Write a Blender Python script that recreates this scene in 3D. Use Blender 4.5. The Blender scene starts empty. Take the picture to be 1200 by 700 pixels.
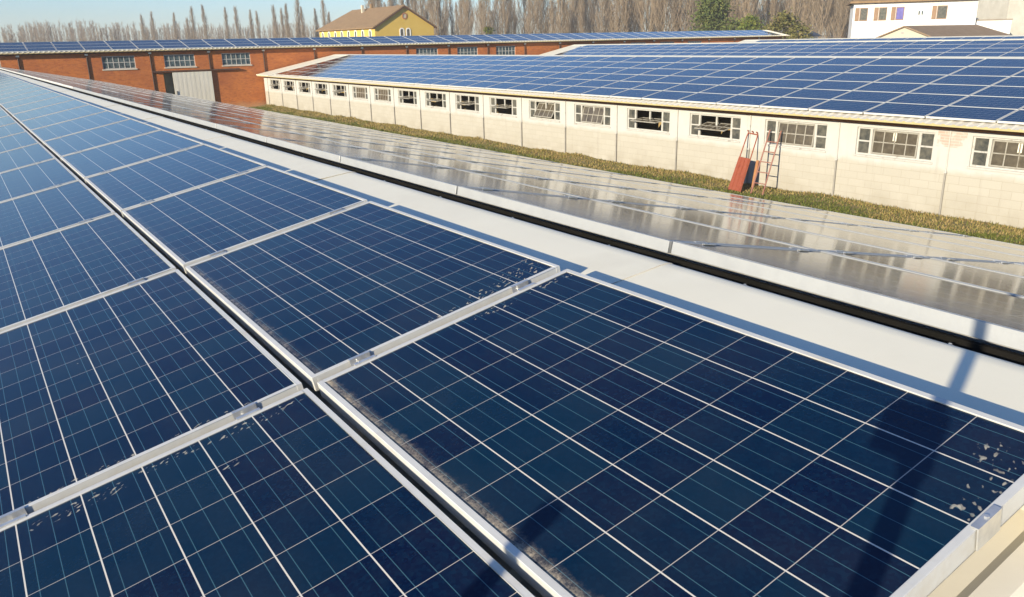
import bpy, bmesh, math, random
from mathutils import Vector, Matrix

# ------------------------------------------------------------------ camera, sky, sun, exposure
scene = bpy.context.scene
COL = scene.collection
R = math.radians
SLOPE = R(11.308)
CS, SN = math.cos(SLOPE), math.sin(SLOPE)
CAM = Vector((-1.702, -2.235, 0.801))

cd = bpy.data.cameras.new("camera")
cd.sensor_width = 36.0
cd.lens = 28.25
cd.clip_start = 0.05
cd.clip_end = 6000
cam = bpy.data.objects.new("camera", cd)
COL.objects.link(cam)
cam.location = CAM
cam.rotation_euler = (R(72.197), R(1.181), R(-34.177))
scene.camera = cam

SUN_EL, SUN_AZ = 15.5, 70.8            # azimuth the light travels towards, from +Y to +X
world = bpy.data.worlds.new("World")
scene.world = world
world.use_nodes = True
wn = world.node_tree
bg = wn.nodes["Background"]
sky = wn.nodes.new("ShaderNodeTexSky")
sky.sky_type = 'NISHITA'
sky.sun_disc = False
sky.sun_elevation = R(SUN_EL)
sky.sun_rotation = R(SUN_AZ + 180)
sky.altitude = 50
sky.air_density = 1.0
sky.dust_density = 0.35
sky.ozone_density = 4.6
wb = wn.nodes.new("ShaderNodeMix")          # white balance of the hazy winter sky
wb.data_type = 'RGBA'; wb.blend_type = 'MULTIPLY'
wb.inputs[0].default_value = 1.0
wb.inputs[7].default_value = (0.87, 0.915, 1.03, 1)
wn.links.new(sky.outputs[0], wb.inputs[6])
wn.links.new(wb.outputs[2], bg.inputs[0])
bg.inputs[1].default_value = 0.105

sd = bpy.data.lights.new("sun", 'SUN')
sd.energy = 4.7
sd.angle = R(0.48)
sd.color = (1.0, 0.875, 0.655)
sun = bpy.data.objects.new("sun", sd)
COL.objects.link(sun)
travel = Vector((math.sin(R(SUN_AZ)) * math.cos(R(SUN_EL)), math.cos(R(SUN_AZ)) * math.cos(R(SUN_EL)), -math.sin(R(SUN_EL))))
sun.rotation_euler = travel.to_track_quat('-Z', 'Y').to_euler()
sun.location = (-40, -20, 30)

scene.view_settings.view_transform = 'Standard'
scene.view_settings.look = 'None'
scene.view_settings.gamma = 1.0
scene.view_settings.exposure = 0.85
scene.cycles.max_bounces = 8
scene.cycles.caustics_reflective = False
scene.cycles.caustics_refractive = False

GROUND = -3.66
rng = random.Random(7)

# ------------------------------------------------------------------ node helpers
def new_mat(name):
    m = bpy.data.materials.new(name)
    m.use_nodes = True
    nt = m.node_tree
    return m, nt, nt.nodes["Principled BSDF"]

class N:
    """small wrapper to write node graphs as expressions"""
    def __init__(self, nt): self.nt = nt
    def _set(self, sock, v):
        if isinstance(v, bpy.types.NodeSocket): self.nt.links.new(v, sock)
        else: sock.default_value = v
    def math(self, op, a, b=None, c=None, clamp=False):
        n = self.nt.nodes.new("ShaderNodeMath"); n.operation = op; n.use_clamp = clamp
        self._set(n.inputs[0], a)
        if b is not None: self._set(n.inputs[1], b)
        if c is not None: self._set(n.inputs[2], c)
        return n.outputs[0]
    def mix(self, f, a, b):
        n = self.nt.nodes.new("ShaderNodeMix"); n.data_type = 'RGBA'
        self._set(n.inputs[0], f)
        self._set(n.inputs[6], (*a, 1) if isinstance(a, tuple) and len(a) == 3 else a)
        self._set(n.inputs[7], (*b, 1) if isinstance(b, tuple) and len(b) == 3 else b)
        return n.outputs[2]
    def noise(self, vec, scale, detail=3, rough=0.55, out=0):
        n = self.nt.nodes.new("ShaderNodeTexNoise")
        if vec is not None: self.nt.links.new(vec, n.inputs["Vector"])
        n.inputs["Scale"].default_value = scale; n.inputs["Detail"].default_value = detail
        n.inputs["Roughness"].default_value = rough
        return n.outputs[out]
    def ramp(self, v, lo, hi, a=0.0, b=1.0):
        n = self.nt.nodes.new("ShaderNodeMapRange")
        self._set(n.inputs[0], v)
        n.inputs[1].default_value = lo; n.inputs[2].default_value = hi
        n.inputs[3].default_value = a; n.inputs[4].default_value = b
        return n.outputs[0]
    def world(self):
        return self.nt.nodes.new("ShaderNodeNewGeometry").outputs["Position"]
    def coord(self, which="Object"):
        return self.nt.nodes.new("ShaderNodeTexCoord").outputs[which]
    def sep(self, v):
        n = self.nt.nodes.new("ShaderNodeSeparateXYZ"); self.nt.links.new(v, n.inputs[0]); return n.outputs
    def comb(self, x, y, z=0.0):
        n = self.nt.nodes.new("ShaderNodeCombineXYZ")
        for i, s in enumerate((x, y, z)): self._set(n.inputs[i], s)
        return n.outputs[0]
    def scale(self, v, s):
        n = self.nt.nodes.new("ShaderNodeVectorMath"); n.operation = 'MULTIPLY'
        self.nt.links.new(v, n.inputs[0]); n.inputs[1].default_value = s
        return n.outputs[0]
    def bump(self, h, strength, dist=0.01):
        n = self.nt.nodes.new("ShaderNodeBump"); n.inputs["Strength"].default_value = strength
        n.inputs["Distance"].default_value = dist
        self.nt.links.new(h, n.inputs["Height"])
        return n.outputs[0]
    def white(self, v):
        n = self.nt.nodes.new("ShaderNodeTexWhiteNoise"); n.noise_dimensions = '3D'
        self.nt.links.new(v, n.inputs["Vector"]); return n.outputs["Value"]
    def rand(self):
        return self.nt.nodes.new("ShaderNodeObjectInfo").outputs["Random"]

def mottled(name, ca, cb, scale=4, rough=0.7, metal=0.0, bump=0.0, bscale=40, stretch=(1, 1, 1), cc=None, spec=0.4):
    m, nt, b = new_mat(name); n = N(nt)
    v = n.scale(n.coord(), stretch)
    c = n.mix(n.ramp(n.noise(v, scale, 5), 0.32, 0.68), ca, cb)
    if cc is not None:
        c = n.mix(n.ramp(n.noise(v, scale * 0.37, 6, 0.65), 0.56, 0.72), c, cc)
    nt.links.new(c, b.inputs["Base Color"])
    b.inputs["Roughness"].default_value = rough
    b.inputs["Metallic"].default_value = metal
    b.inputs["Specular IOR Level"].default_value = spec
    if bump:
        nt.links.new(n.bump(n.noise(v, bscale, 4), bump), b.inputs["Normal"])
    return m

# ------------------------------------------------------------------ materials
PL, PW, FW = 1.647, 0.992, 0.017       # solar panel length, width, frame width

def cell_material(name, spots=(), low_dust=0.35, seed=0.0):
    m, nt, b = new_mat(name); n = N(nt)
    uv = nt.nodes.new("ShaderNodeUVMap").outputs[0]
    s = n.sep(uv); U, V = s[0], s[1]
    cu = n.math('DIVIDE', n.math('SUBTRACT', U, 0.044 - FW), 0.1586)
    cv = n.math('DIVIDE', n.math('SUBTRACT', V, 0.174 - FW), 0.159)
    du = n.math('ABSOLUTE', n.math('SUBTRACT', n.math('FRACT', n.math('ADD', cu, 0.5)), 0.5))
    dv = n.math('ABSOLUTE', n.math('SUBTRACT', n.math('FRACT', n.math('ADD', cv, 0.5)), 0.5))
    lu = n.math('MULTIPLY', n.math('LESS_THAN', du, 0.0066), n.math('MULTIPLY', n.math('GREATER_THAN', U, 0.1), n.math('LESS_THAN', U, 1.58)))
    lv = n.math('MULTIPLY', n.math('LESS_THAN', dv, 0.0112), n.math('MULTIPLY', n.math('GREATER_THAN', V, 0.05), n.math('LESS_THAN', V, 0.9)))
    bu = n.math('ABSOLUTE', n.math('SUBTRACT', n.math('FRACT', n.math('MULTIPLY', cv, 3.0)), 0.5))
    bus = n.math('LESS_THAN', bu, 0.017)
    # polycrystalline silicon: every cell a little different, grains inside
    rnd = n.rand()
    idx = n.comb(n.math('FLOOR', cu), n.math('FLOOR', cv), n.math('ADD', n.math('MULTIPLY', rnd, 37.0), seed))
    wr = n.white(idx)
    grain = n.nt.nodes.new("ShaderNodeTexVoronoi"); grain.inputs["Scale"].default_value = 120
    nt.links.new(uv, grain.inputs["Vector"])
    gs = n.sep(grain.outputs["Color"])
    cell = n.mix(wr, (0.0010, 0.0046, 0.026), (0.0020, 0.0175, 0.041))
    cell = n.mix(n.math('MULTIPLY', n.math('POWER', gs[0], 2.0), 0.5), cell, (0.0028, 0.021, 0.052))
    wet = n.nt.nodes.new("ShaderNodeMapping"); nt.links.new(uv, wet.inputs[0])
    nt.links.new(n.comb(n.math('MULTIPLY', rnd, 19.0), seed, 0.0), wet.inputs["Location"])
    P = wet.outputs[0]
    film = n.ramp(n.noise(P, 2.6, 6, 0.62), 0.40, 0.75)
    cell = n.mix(n.math('MULTIPLY', film, 0.014), cell, (0.30, 0.30, 0.26))
    c = n.mix(bus, cell, (0.045, 0.115, 0.155))
    c = n.mix(lu, c, (0.40, 0.37, 0.34))
    c = n.mix(lv, c, (0.62, 0.59, 0.53))
    # dust washed down to the lower frame
    dn = n.noise(P, 14, 6, 0.7)
    fine = n.noise(P, 130, 4, 0.7)
    edge = n.ramp(n.math('ADD', V, n.math('MULTIPLY', n.math('SUBTRACT', n.noise(P, 33, 5, 0.75), 0.5), 0.055)), 0.0, 0.040, 1.0, 0.0)
    edge = n.math('MULTIPLY', n.math('POWER', n.math('MAXIMUM', edge, 0.0), 1.6), n.ramp(dn, 0.33, 0.62))
    edge = n.math('MULTIPLY', edge, n.ramp(fine, 0.25, 0.60))
    dust = n.math('MULTIPLY', edge, low_dust)
    c = n.mix(n.math('MINIMUM', n.math('ADD', dust, n.math('MULTIPLY', film, 0.012)), 1.0), c, (0.44, 0.37, 0.27))
    # small scattered specks and clusters of droppings
    sp = n.nt.nodes.new("ShaderNodeTexVoronoi"); sp.inputs["Scale"].default_value = 9.0
    nt.links.new(P, sp.inputs["Vector"])
    ssep = n.sep(sp.outputs["Color"])
    speck = n.math('MULTIPLY', n.math('LESS_THAN', sp.outputs["Distance"], 0.026), n.math('GREATER_THAN', ssep[1], 0.86))
    tot = speck
    for (u0, v0, ru, rv, sc) in spots:
        ex = n.math('DIVIDE', n.math('SUBTRACT', U, u0), ru)
        ey = n.math('DIVIDE', n.math('SUBTRACT', V, v0), rv)
        d = n.math('ADD', n.math('MULTIPLY', ex, ex), n.math('MULTIPLY', ey, ey))
        st = n.scale(n.comb(n.math('ADD', U, n.math('MULTIPLY', V, 0.35)), V, 0.0), (1.0, 0.62, 1.0))
        blob = n.ramp(n.noise(st, sc * 1.05, 1.5, 0.4), 0.600, 0.665)
        keep = n.ramp(n.math('ADD', d, n.math('MULTIPLY', n.math('SUBTRACT', n.noise(uv, sc * 0.3, 3), 0.5), 1.6)), 0.75, 1.0, 1.0, 0.0)
        tot = n.math('MAXIMUM', tot, n.math('MULTIPLY', blob, keep))
    c = n.mix(n.math('MULTIPLY', tot, n.ramp(n.noise(uv, 28, 3), 0.35, 0.65, 0.25, 0.8)), c, (0.52, 0.48, 0.39))
    nt.links.new(c, b.inputs["Base Color"])
    rr = n.math('ADD', n.math('MULTIPLY', n.noise(P, 5, 4), 0.04), 0.066)
    rr = n.math('MAXIMUM', rr, n.math('MULTIPLY', n.math('MAXIMUM', tot, n.math('MINIMUM', n.math('MULTIPLY', dust, 1.5), 1.0)), 0.8))
    nt.links.new(rr, b.inputs["Roughness"])
    b.inputs["IOR"].default_value = 1.34
    nt.links.new(n.bump(n.noise(P, 700, 2), 0.02, 0.001), b.inputs["Normal"])
    return m

CELLS = cell_material("solar_cells_under_glass")
CELLS_MIRROR = CELLS
ALU = mottled("frame_aluminium", (0.56, 0.56, 0.54), (0.63, 0.63, 0.605), 9, 0.42, 0.15, 0.06, 60, cc=(0.53, 0.50, 0.43))
ALUFAR = mottled("frame_aluminium_dimmed", (0.345, 0.355, 0.36), (0.39, 0.40, 0.40), 9, 0.42, 0.2, 0.06, 60)  # darker copy of the frame aluminium, tones down the sunlit far frame sides
STEEL = mottled("clamp_steel", (0.55, 0.56, 0.57), (0.72, 0.72, 0.70), 30, 0.33, 0.7)
CAPM = mottled("painted_cap_sheet", (0.77, 0.735, 0.60), (0.81, 0.775, 0.635), 3, 0.55, 0.0, 0.05, 8, cc=(0.72, 0.68, 0.55))
SHEET = mottled("cream_roof_sheet", (0.62, 0.585, 0.50), (0.68, 0.645, 0.555), 3.0, 0.55, 0.0, 0.05, 20, cc=(0.55, 0.50, 0.41))
FOAM = mottled("yellowed_sheet_edge", (0.50, 0.43, 0.22), (0.44, 0.37, 0.18), 6, 0.8)
DARKUNDER = mottled("dark_underside", (0.05, 0.045, 0.035), (0.08, 0.07, 0.05), 5, 0.9)
GAPSHADE = mottled("ridge_gap_shade", (0.006, 0.006, 0.005), (0.010, 0.009, 0.008), 5, 0.95, spec=0.1)  # near-black standing in for the shade in the ridge gap
INNER = mottled("dusty_inside_wall", (0.44, 0.36, 0.20), (0.34, 0.27, 0.15), 2, 0.95)
BACKING = mottled("brown_window_backing", (0.34, 0.25, 0.11), (0.27, 0.19, 0.085), 3, 0.95)  # colour of the backing that lightens the open windows
RUSTBROWN = mottled("brown_pipe_paint", (0.07, 0.035, 0.022), (0.10, 0.05, 0.03), 8, 0.6)
PALEPIPE = mottled("pale_pipe", (0.50, 0.47, 0.42), (0.62, 0.59, 0.52), 5, 0.5)
PIPEG = mottled("light_grey_pipe", (0.22, 0.21, 0.19), (0.28, 0.265, 0.24), 5, 0.5)
GREYPIPE = mottled("grey_pipe", (0.30, 0.29, 0.27), (0.42, 0.40, 0.37), 5, 0.5)
SASHW = mottled("weathered_sash_paint", (0.27, 0.255, 0.22), (0.34, 0.325, 0.285), 12, 0.6, cc=(0.20, 0.175, 0.14))
FRAMEW = mottled("weathered_white_frame", (0.42, 0.415, 0.39), (0.48, 0.47, 0.44), 12, 0.6, cc=(0.22, 0.20, 0.17))
DOORM = mottled("ribbed_pale_door", (0.56, 0.54, 0.46), (0.66, 0.63, 0.55), 3, 0.5, stretch=(3, 3, 0.4))
REDPAINT = mottled("red_oxide_steel", (0.24, 0.058, 0.03), (0.29, 0.08, 0.042), 14, 0.6, cc=(0.17, 0.05, 0.03))
FADEDRED = mottled("faded_red_steel", (0.25, 0.11, 0.085), (0.30, 0.15, 0.115), 14, 0.6, cc=(0.20, 0.07, 0.05))
DARKPAINT = mottled("dark_grey_paint", (0.05, 0.05, 0.055), (0.09, 0.09, 0.09), 10, 0.5)

def glass_mat(name, ca, cb, rough=0.06):
    m, nt, b = new_mat(name); n = N(nt)
    c = n.mix(n.ramp(n.noise(n.coord(), 5.0, 5, 0.65), 0.35, 0.66), ca, cb)
    nt.links.new(c, b.inputs["Base Color"])
    b.inputs["Roughness"].default_value = rough
    nt.links.new(n.bump(n.noise(n.coord(), 3, 2), 0.08, 0.02), b.inputs["Normal"])
    return m
PANE = glass_mat("dusty_pane", (0.045, 0.05, 0.05), (0.13, 0.125, 0.105))
SASHPANE = glass_mat("dirty_sash_pane", (0.065, 0.055, 0.042), (0.115, 0.10, 0.075), 0.2)
PANEBLUE = glass_mat("green_blue_pane", (0.02, 0.035, 0.045), (0.10, 0.14, 0.15))

def block_wall():
    m, nt, b = new_mat("whitewashed_block_wall"); n = N(nt)
    co = n.world(); s = n.sep(co)
    v = n.comb(n.math('ADD', s[1], s[0]), s[2])
    br = nt.nodes.new("ShaderNodeTexBrick")
    nt.links.new(v, br.inputs["Vector"])
    br.offset = 0.5
    br.inputs["Scale"].default_value = 1.0
    br.inputs["Brick Width"].default_value = 0.5
    br.inputs["Row Height"].default_value = 0.2
    br.inputs["Mortar Size"].default_value = 0.005
    br.inputs["Mortar Smooth"].default_value = 0.3
    br.inputs["Color1"].default_value = (0.405, 0.385, 0.335, 1)
    br.inputs["Color2"].default_value = (0.38, 0.36, 0.31, 1)
    br.inputs["Mortar"].default_value = (0.315, 0.29, 0.235, 1)
    upper = n.ramp(n.math('ADD', s[2], n.math('MULTIPLY', n.noise(co, 2.5, 5), 0.25)), -2.44, -2.30)
    up = n.mix(n.noise(co, 3, 4), (0.48, 0.48, 0.465), (0.43, 0.425, 0.40))
    c = n.mix(upper, br.outputs["Color"], up)
    # damp, yellowish foot of the wall and rain streaks
    foot = n.ramp(s[2], -3.66, -2.9, 0.55, 0.0)
    c = n.mix(n.math('MULTIPLY', foot, n.ramp(n.noise(co, 1.4, 5), 0.35, 0.65)), c, (0.232, 0.204, 0.152))
    streak = n.ramp(n.noise(n.scale(co, (1, 5.0, 0.35)), 1.4, 5), 0.60, 0.75)
    c = n.mix(n.math('MULTIPLY', streak, 0.25), c, (0.224, 0.196, 0.16))
    # plaster fallen off, red brick showing beside the downpipe
    by = n.math('ABSOLUTE', n.math('SUBTRACT', s[1], 8.22)); bz = n.math('ABSOLUTE', n.math('SUBTRACT', s[2], -1.72))
    mask = n.math('MULTIPLY', n.math('LESS_THAN', by, 0.36), n.math('LESS_THAN', bz, 0.20))
    mask = n.math('MULTIPLY', mask, n.ramp(n.noise(co, 5, 3), 0.40, 0.50))
    br2 = nt.nodes.new("ShaderNodeTexBrick"); nt.links.new(v, br2.inputs["Vector"])
    br2.inputs["Scale"].default_value = 1.0
    br2.inputs["Brick Width"].default_value = 0.25; br2.inputs["Row Height"].default_value = 0.07
    br2.inputs["Mortar Size"].default_value = 0.008
    br2.inputs["Color1"].default_value = (0.36, 0.21, 0.15, 1); br2.inputs["Color2"].default_value = (0.40, 0.27, 0.21, 1)
    br2.inputs["Mortar"].default_value = (0.44, 0.41, 0.36, 1)
    c = n.mix(n.math('MULTIPLY', mask, 0.6), c, br2.outputs["Color"])
    nt.links.new(c, b.inputs["Base Color"]); b.inputs["Roughness"].default_value = 0.9
    h = n.math('ADD', n.math('MULTIPLY', n.math('SUBTRACT', 1.0, br.outputs["Fac"]), n.math('SUBTRACT', 1.0, upper)), n.math('MULTIPLY', n.noise(co, 30, 4), 0.35))
    nt.links.new(n.bump(h, 0.25, 0.004), b.inputs["Normal"])
    return m
BLOCK = block_wall()

def brick_wall():
    m, nt, b = new_mat("red_brick_wall"); n = N(nt)
    co = n.world(); s = n.sep(co)
    v = n.comb(n.math('ADD', s[0], s[1]), s[2])
    br = nt.nodes.new("ShaderNodeTexBrick"); nt.links.new(v, br.inputs["Vector"])
    br.inputs["Scale"].default_value = 1.0
    br.inputs["Brick Width"].default_value = 0.27; br.inputs["Row Height"].default_value = 0.075
    br.inputs["Mortar Size"].default_value = 0.010
    br.inputs["Color1"].default_value = (0.48, 0.128, 0.024, 1)
    br.inputs["Color2"].default_value = (0.38, 0.092, 0.018, 1)
    br.inputs["Mortar"].default_value = (0.40, 0.18, 0.07, 1)
    c = n.mix(n.ramp(n.noise(n.scale(co, (1, 1, 2.2)), 0.9, 6, 0.65), 0.38, 0.68), br.outputs["Color"], (0.52, 0.175, 0.042))
    c = n.mix(n.math('MULTIPLY', n.ramp(n.noise(co, 0.45, 5), 0.50, 0.66), 0.5), c, (0.27, 0.075, 0.03))
    c = n.mix(n.math('MULTIPLY', n.ramp(n.noise(n.scale(co, (1, 1, 3.0)), 3.2, 5, 0.75), 0.50, 0.62), 0.6), c, (0.25, 0.07, 0.028))
    c = n.mix(n.math('MULTIPLY', n.ramp(n.noise(co, 2.2, 6, 0.7), 0.66, 0.74), 0.6), c, (0.55, 0.36, 0.24))
    foot = n.ramp(n.math('ADD', s[2], n.math('MULTIPLY', n.noise(co, 1.2, 4), 0.5)), -3.3, -2.9, 0.5, 0.0)
    c = n.mix(foot, c, (0.42, 0.30, 0.18))
    nt.links.new(c, b.inputs["Base Color"]); b.inputs["Roughness"].default_value = 0.9
    nt.links.new(n.bump(n.math('SUBTRACT', 1.0, br.outputs["Fac"]), 0.4, 0.008), b.inputs["Normal"])
    return m
BRICK = brick_wall()
BRICKTRIM = mottled("brick_eave_course", (0.33, 0.13, 0.06), (0.42, 0.20, 0.10), 5, 0.9)
PLASTER = mottled("grey_plaster", (0.55, 0.50, 0.40), (0.63, 0.58, 0.48), 1.2, 0.9, 0, 0.1)
YELLOWW = mottled("yellow_render", (0.56, 0.385, 0.085), (0.60, 0.42, 0.105), 0.8, 0.9)
WHITEW = mottled("white_render", (0.70, 0.69, 0.67), (0.75, 0.74, 0.72), 0.8, 0.9)
CREAMW = mottled("cream_render", (0.47, 0.43, 0.34), (0.50, 0.46, 0.37), 0.8, 0.9)

def tile_mat(name, ca, cb, cc, step=0.28):
    m, nt, b = new_mat(name); n = N(nt)
    co = n.world(); s = n.sep(co)
    c = n.mix(n.ramp(n.noise(co, 1.1, 6, 0.7), 0.35, 0.65), ca, cb)
    w = n.white(n.comb(n.math('FLOOR', n.math('MULTIPLY', s[0], 3.5)), n.math('FLOOR', n.math('MULTIPLY', s[1], 3.5)), 0.0))
    c = n.mix(n.math('MULTIPLY', w, 0.45), c, cc)
    nt.links.new(c, b.inputs["Base Color"]); b.inputs["Roughness"].default_value = 0.9
    ridge = n.math('ABSOLUTE', n.math('SINE', n.math('MULTIPLY', n.math('ADD', s[0], s[1]), math.pi / step)))
    nt.links.new(n.bump(ridge, 0.6, 0.05), b.inputs["Normal"])
    return m
TILE = tile_mat("brown_clay_tiles", (0.22, 0.14, 0.072), (0.29, 0.19, 0.10), (0.17, 0.11, 0.058))
TILE2 = tile_mat("weathered_brown_tiles", (0.25, 0.17, 0.10), (0.31, 0.22, 0.14), (0.20, 0.13, 0.08))
SHUTTER = mottled("brown_shutter", (0.22, 0.135, 0.08), (0.28, 0.18, 0.11), 3, 0.7)
BLUECLOTH = mottled("blue_curtain", (0.10, 0.09, 0.30), (0.15, 0.14, 0.38), 3, 0.8)
CONCRETE = mottled("grey_concrete", (0.46, 0.44, 0.38), (0.55, 0.53, 0.47), 1, 0.9)
GREYROOF = mottled("grey_roof", (0.24, 0.21, 0.17), (0.31, 0.27, 0.22), 1, 0.9)

def ground_mat():
    m, nt, b = new_mat("field_soil_and_grass"); n = N(nt)
    co = n.coord()
    c = n.mix(n.ramp(n.noise(co, 0.25, 7, 0.65), 0.40, 0.62), (0.11, 0.105, 0.035), (0.24, 0.18, 0.085))
    c = n.mix(n.ramp(n.noise(co, 6.0, 5, 0.65), 0.45, 0.72), c, (0.14, 0.12, 0.05))
    nt.links.new(c, b.inputs["Base Color"]); b.inputs["Roughness"].default_value = 0.95
    nt.links.new(n.bump(n.noise(co, 9, 5), 0.8, 0.06), b.inputs["Normal"])
    return m
SOIL = ground_mat()

def leaf_mat(name, ca, cb, cc):
    m, nt, b = new_mat(name); n = N(nt)
    at = nt.nodes.new("ShaderNodeAttribute"); at.attribute_name = "tone"
    c = n.mix(n.ramp(at.outputs["Fac"], 0.0, 0.55), ca, cb)
    c = n.mix(n.ramp(at.outputs["Fac"], 0.6, 1.0), c, cc)
    nt.links.new(c, b.inputs["Base Color"]); b.inputs["Roughness"].default_value = 0.75
    b.inputs["Specular IOR Level"].default_value = 0.25
    return m
GRASS = leaf_mat("grass_blades", (0.062, 0.092, 0.018), (0.145, 0.155, 0.034), (0.36, 0.25, 0.11))
NEEDLES = leaf_mat("evergreen_needles", (0.045, 0.070, 0.018), (0.09, 0.115, 0.03), (0.17, 0.175, 0.055))
SHRUBL = leaf_mat("yellow_green_leaves", (0.055, 0.085, 0.014), (0.12, 0.15, 0.025), (0.20, 0.20, 0.04))
OLIVEL = leaf_mat("olive_brown_leaves", (0.07, 0.08, 0.022), (0.14, 0.13, 0.04), (0.20, 0.16, 0.07))
TWIG = leaf_mat("bare_twigs", (0.165, 0.125, 0.088), (0.23, 0.178, 0.125), (0.30, 0.235, 0.165))
BARK = mottled("poplar_bark", (0.11, 0.09, 0.07), (0.19, 0.16, 0.125), 3, 0.9)
BRUSHW = leaf_mat("brown_brushwood", (0.06, 0.038, 0.024), (0.10, 0.062, 0.038), (0.15, 0.088, 0.045))

# ------------------------------------------------------------------ mesh helpers
class MB:
    def __init__(self): self.v, self.f, self.mi, self.uv, self.tone = [], [], [], {}, []
    def face(self, pts, mi=0, uv=None, tone=None):
        i = len(self.v); self.v.extend([tuple(p) for p in pts])
        if uv is not None: self.uv[len(self.f)] = uv
        self.f.append(tuple(range(i, i + len(pts)))); self.mi.append(mi); self.tone.append(0.5 if tone is None else tone)
    def box(self, lo, hi, mi=0, mat=None):
        x0, y0, z0 = lo; x1, y1, z1 = hi
        p = [Vector(q) for q in ((x0, y0, z0), (x1, y0, z0), (x1, y1, z0), (x0, y1, z0), (x0, y0, z1), (x1, y0, z1), (x1, y1, z1), (x0, y1, z1))]
        if mat is not None: p = [mat @ q for q in p]
        i = len(self.v); self.v.extend([tuple(q) for q in p])
        for f in ((0, 3, 2, 1), (4, 5, 6, 7), (0, 1, 5, 4), (1, 2, 6, 5), (2, 3, 7, 6), (3, 0, 4, 7)):
            self.f.append(tuple(i + k for k in f)); self.mi.append(mi); self.tone.append(0.5)
    def tube(self, pts, rad, seg=8, mi=0, tone=None, cap=True):
        pts = [Vector(p) for p in pts]
        if not isinstance(rad, (list, tuple)): rad = [rad] * len(pts)
        rings = []
        for k, p in enumerate(pts):
            d = (pts[min(k + 1, len(pts) - 1)] - pts[max(k - 1, 0)]).normalized()
            a = d.cross(Vector((0, 0, 1)))
            if a.length < 1e-3: a = Vector((1, 0, 0))
            a.normalize(); c = d.cross(a)
            i = len(self.v)
            for s in range(seg):
                t = 2 * math.pi * s / seg
                self.v.append(tuple(p + (a * math.cos(t) + c * math.sin(t)) * rad[k]))
            rings.append(i)
        for k in range(len(pts) - 1):
            for s in range(seg):
                s2 = (s + 1) % seg
                self.f.append((rings[k] + s, rings[k] + s2, rings[k + 1] + s2, rings[k + 1] + s)); self.mi.append(mi); self.tone.append(0.5 if tone is None else tone)
        if cap:
            self.f.append(tuple(rings[0] + s for s in range(seg))); self.mi.append(mi); self.tone.append(0.5 if tone is None else tone)
            self.f.append(tuple(rings[-1] + s for s in reversed(range(seg)))); self.mi.append(mi); self.tone.append(0.5 if tone is None else tone)
    def mesh(self, name, mats, smooth=False, tones=False):
        me = bpy.data.meshes.new(name)
        me.from_pydata(self.v, [], self.f)
        for m in (mats if isinstance(mats, (list, tuple)) else [mats]): me.materials.append(m)
        me.polygons.foreach_set("material_index", self.mi)
        if self.uv:
            l = me.uv_layers.new(name="UVMap")
            for fi, q in self.uv.items():
                for k, li in enumerate(me.polygons[fi].loop_indices): l.data[li].uv = q[k]
        if tones:
            a = me.attributes.new("tone", 'FLOAT', 'FACE'); a.data.foreach_set("value", self.tone)
        if smooth: me.polygons.foreach_set("use_smooth", [True] * len(me.polygons))
        me.update()
        return me
    def build(self, name, mats, parent=None, loc=None, **k):
        o = bpy.data.objects.new(name, self.mesh(name, mats, **k)); COL.objects.link(o)
        if parent is not None: o.parent = parent
        if loc is not None: o.location = loc
        return o

def bevel(o, w, seg=1):
    bm = bmesh.new(); bm.from_mesh(o.data)
    bmesh.ops.remove_doubles(bm, verts=bm.verts, dist=1e-5)
    bmesh.ops.bevel(bm, geom=[e for e in bm.edges if len(e.link_faces) == 2 and e.calc_face_angle(0) > 0.5], offset=w, segments=seg, affect='EDGES', profile=0.5)
    bm.to_mesh(o.data); bm.free()

def tag(o, label, cat, group=None):
    o["label"] = label; o["category"] = cat
    if group: o["group"] = group
    return o
def thing(name, label, cat, loc=(0, 0, 0), group=None, rz=0.0):
    o = bpy.data.objects.new(name, None); COL.objects.link(o); o.location = loc; o.rotation_euler = (0, 0, rz)
    o.empty_display_size = 0.2
    return tag(o, label, cat, group)
def kind(o, k): o["kind"] = k; return o
def part(root, mb, name, mats, **k):
    """mb is written in world coordinates; the part is stored relative to its thing (unrotated)"""
    d = root.matrix_basis.translation if root.parent is None else root["_w"] if "_w" in root else Vector((0, 0, 0))
    mb.v = [(a - d[0], b - d[1], c - d[2]) for a, b, c in mb.v]
    return mb.build(name, mats, root, **k)

def wall_boxes(mb, a0, a1, z0, z1, openings, put, mi=0):
    """wall along an axis with openings (a_lo, a_hi, z_lo, z_hi); put(a_lo, a_hi, z_lo, z_hi) adds one box"""
    cuts = sorted({a0, a1, *[o[0] for o in openings], *[o[1] for o in openings]})
    cuts = [c for c in cuts if a0 <= c <= a1]
    for l, h in zip(cuts, cuts[1:]):
        ops = sorted([(o[2], o[3]) for o in openings if o[0] <= l + 1e-6 and o[1] >= h - 1e-6])
        z = z0
        for b, t in ops:
            if b > z: put(l, h, z, b)
            z = t
        if z < z1: put(l, h, z, z1)

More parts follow.
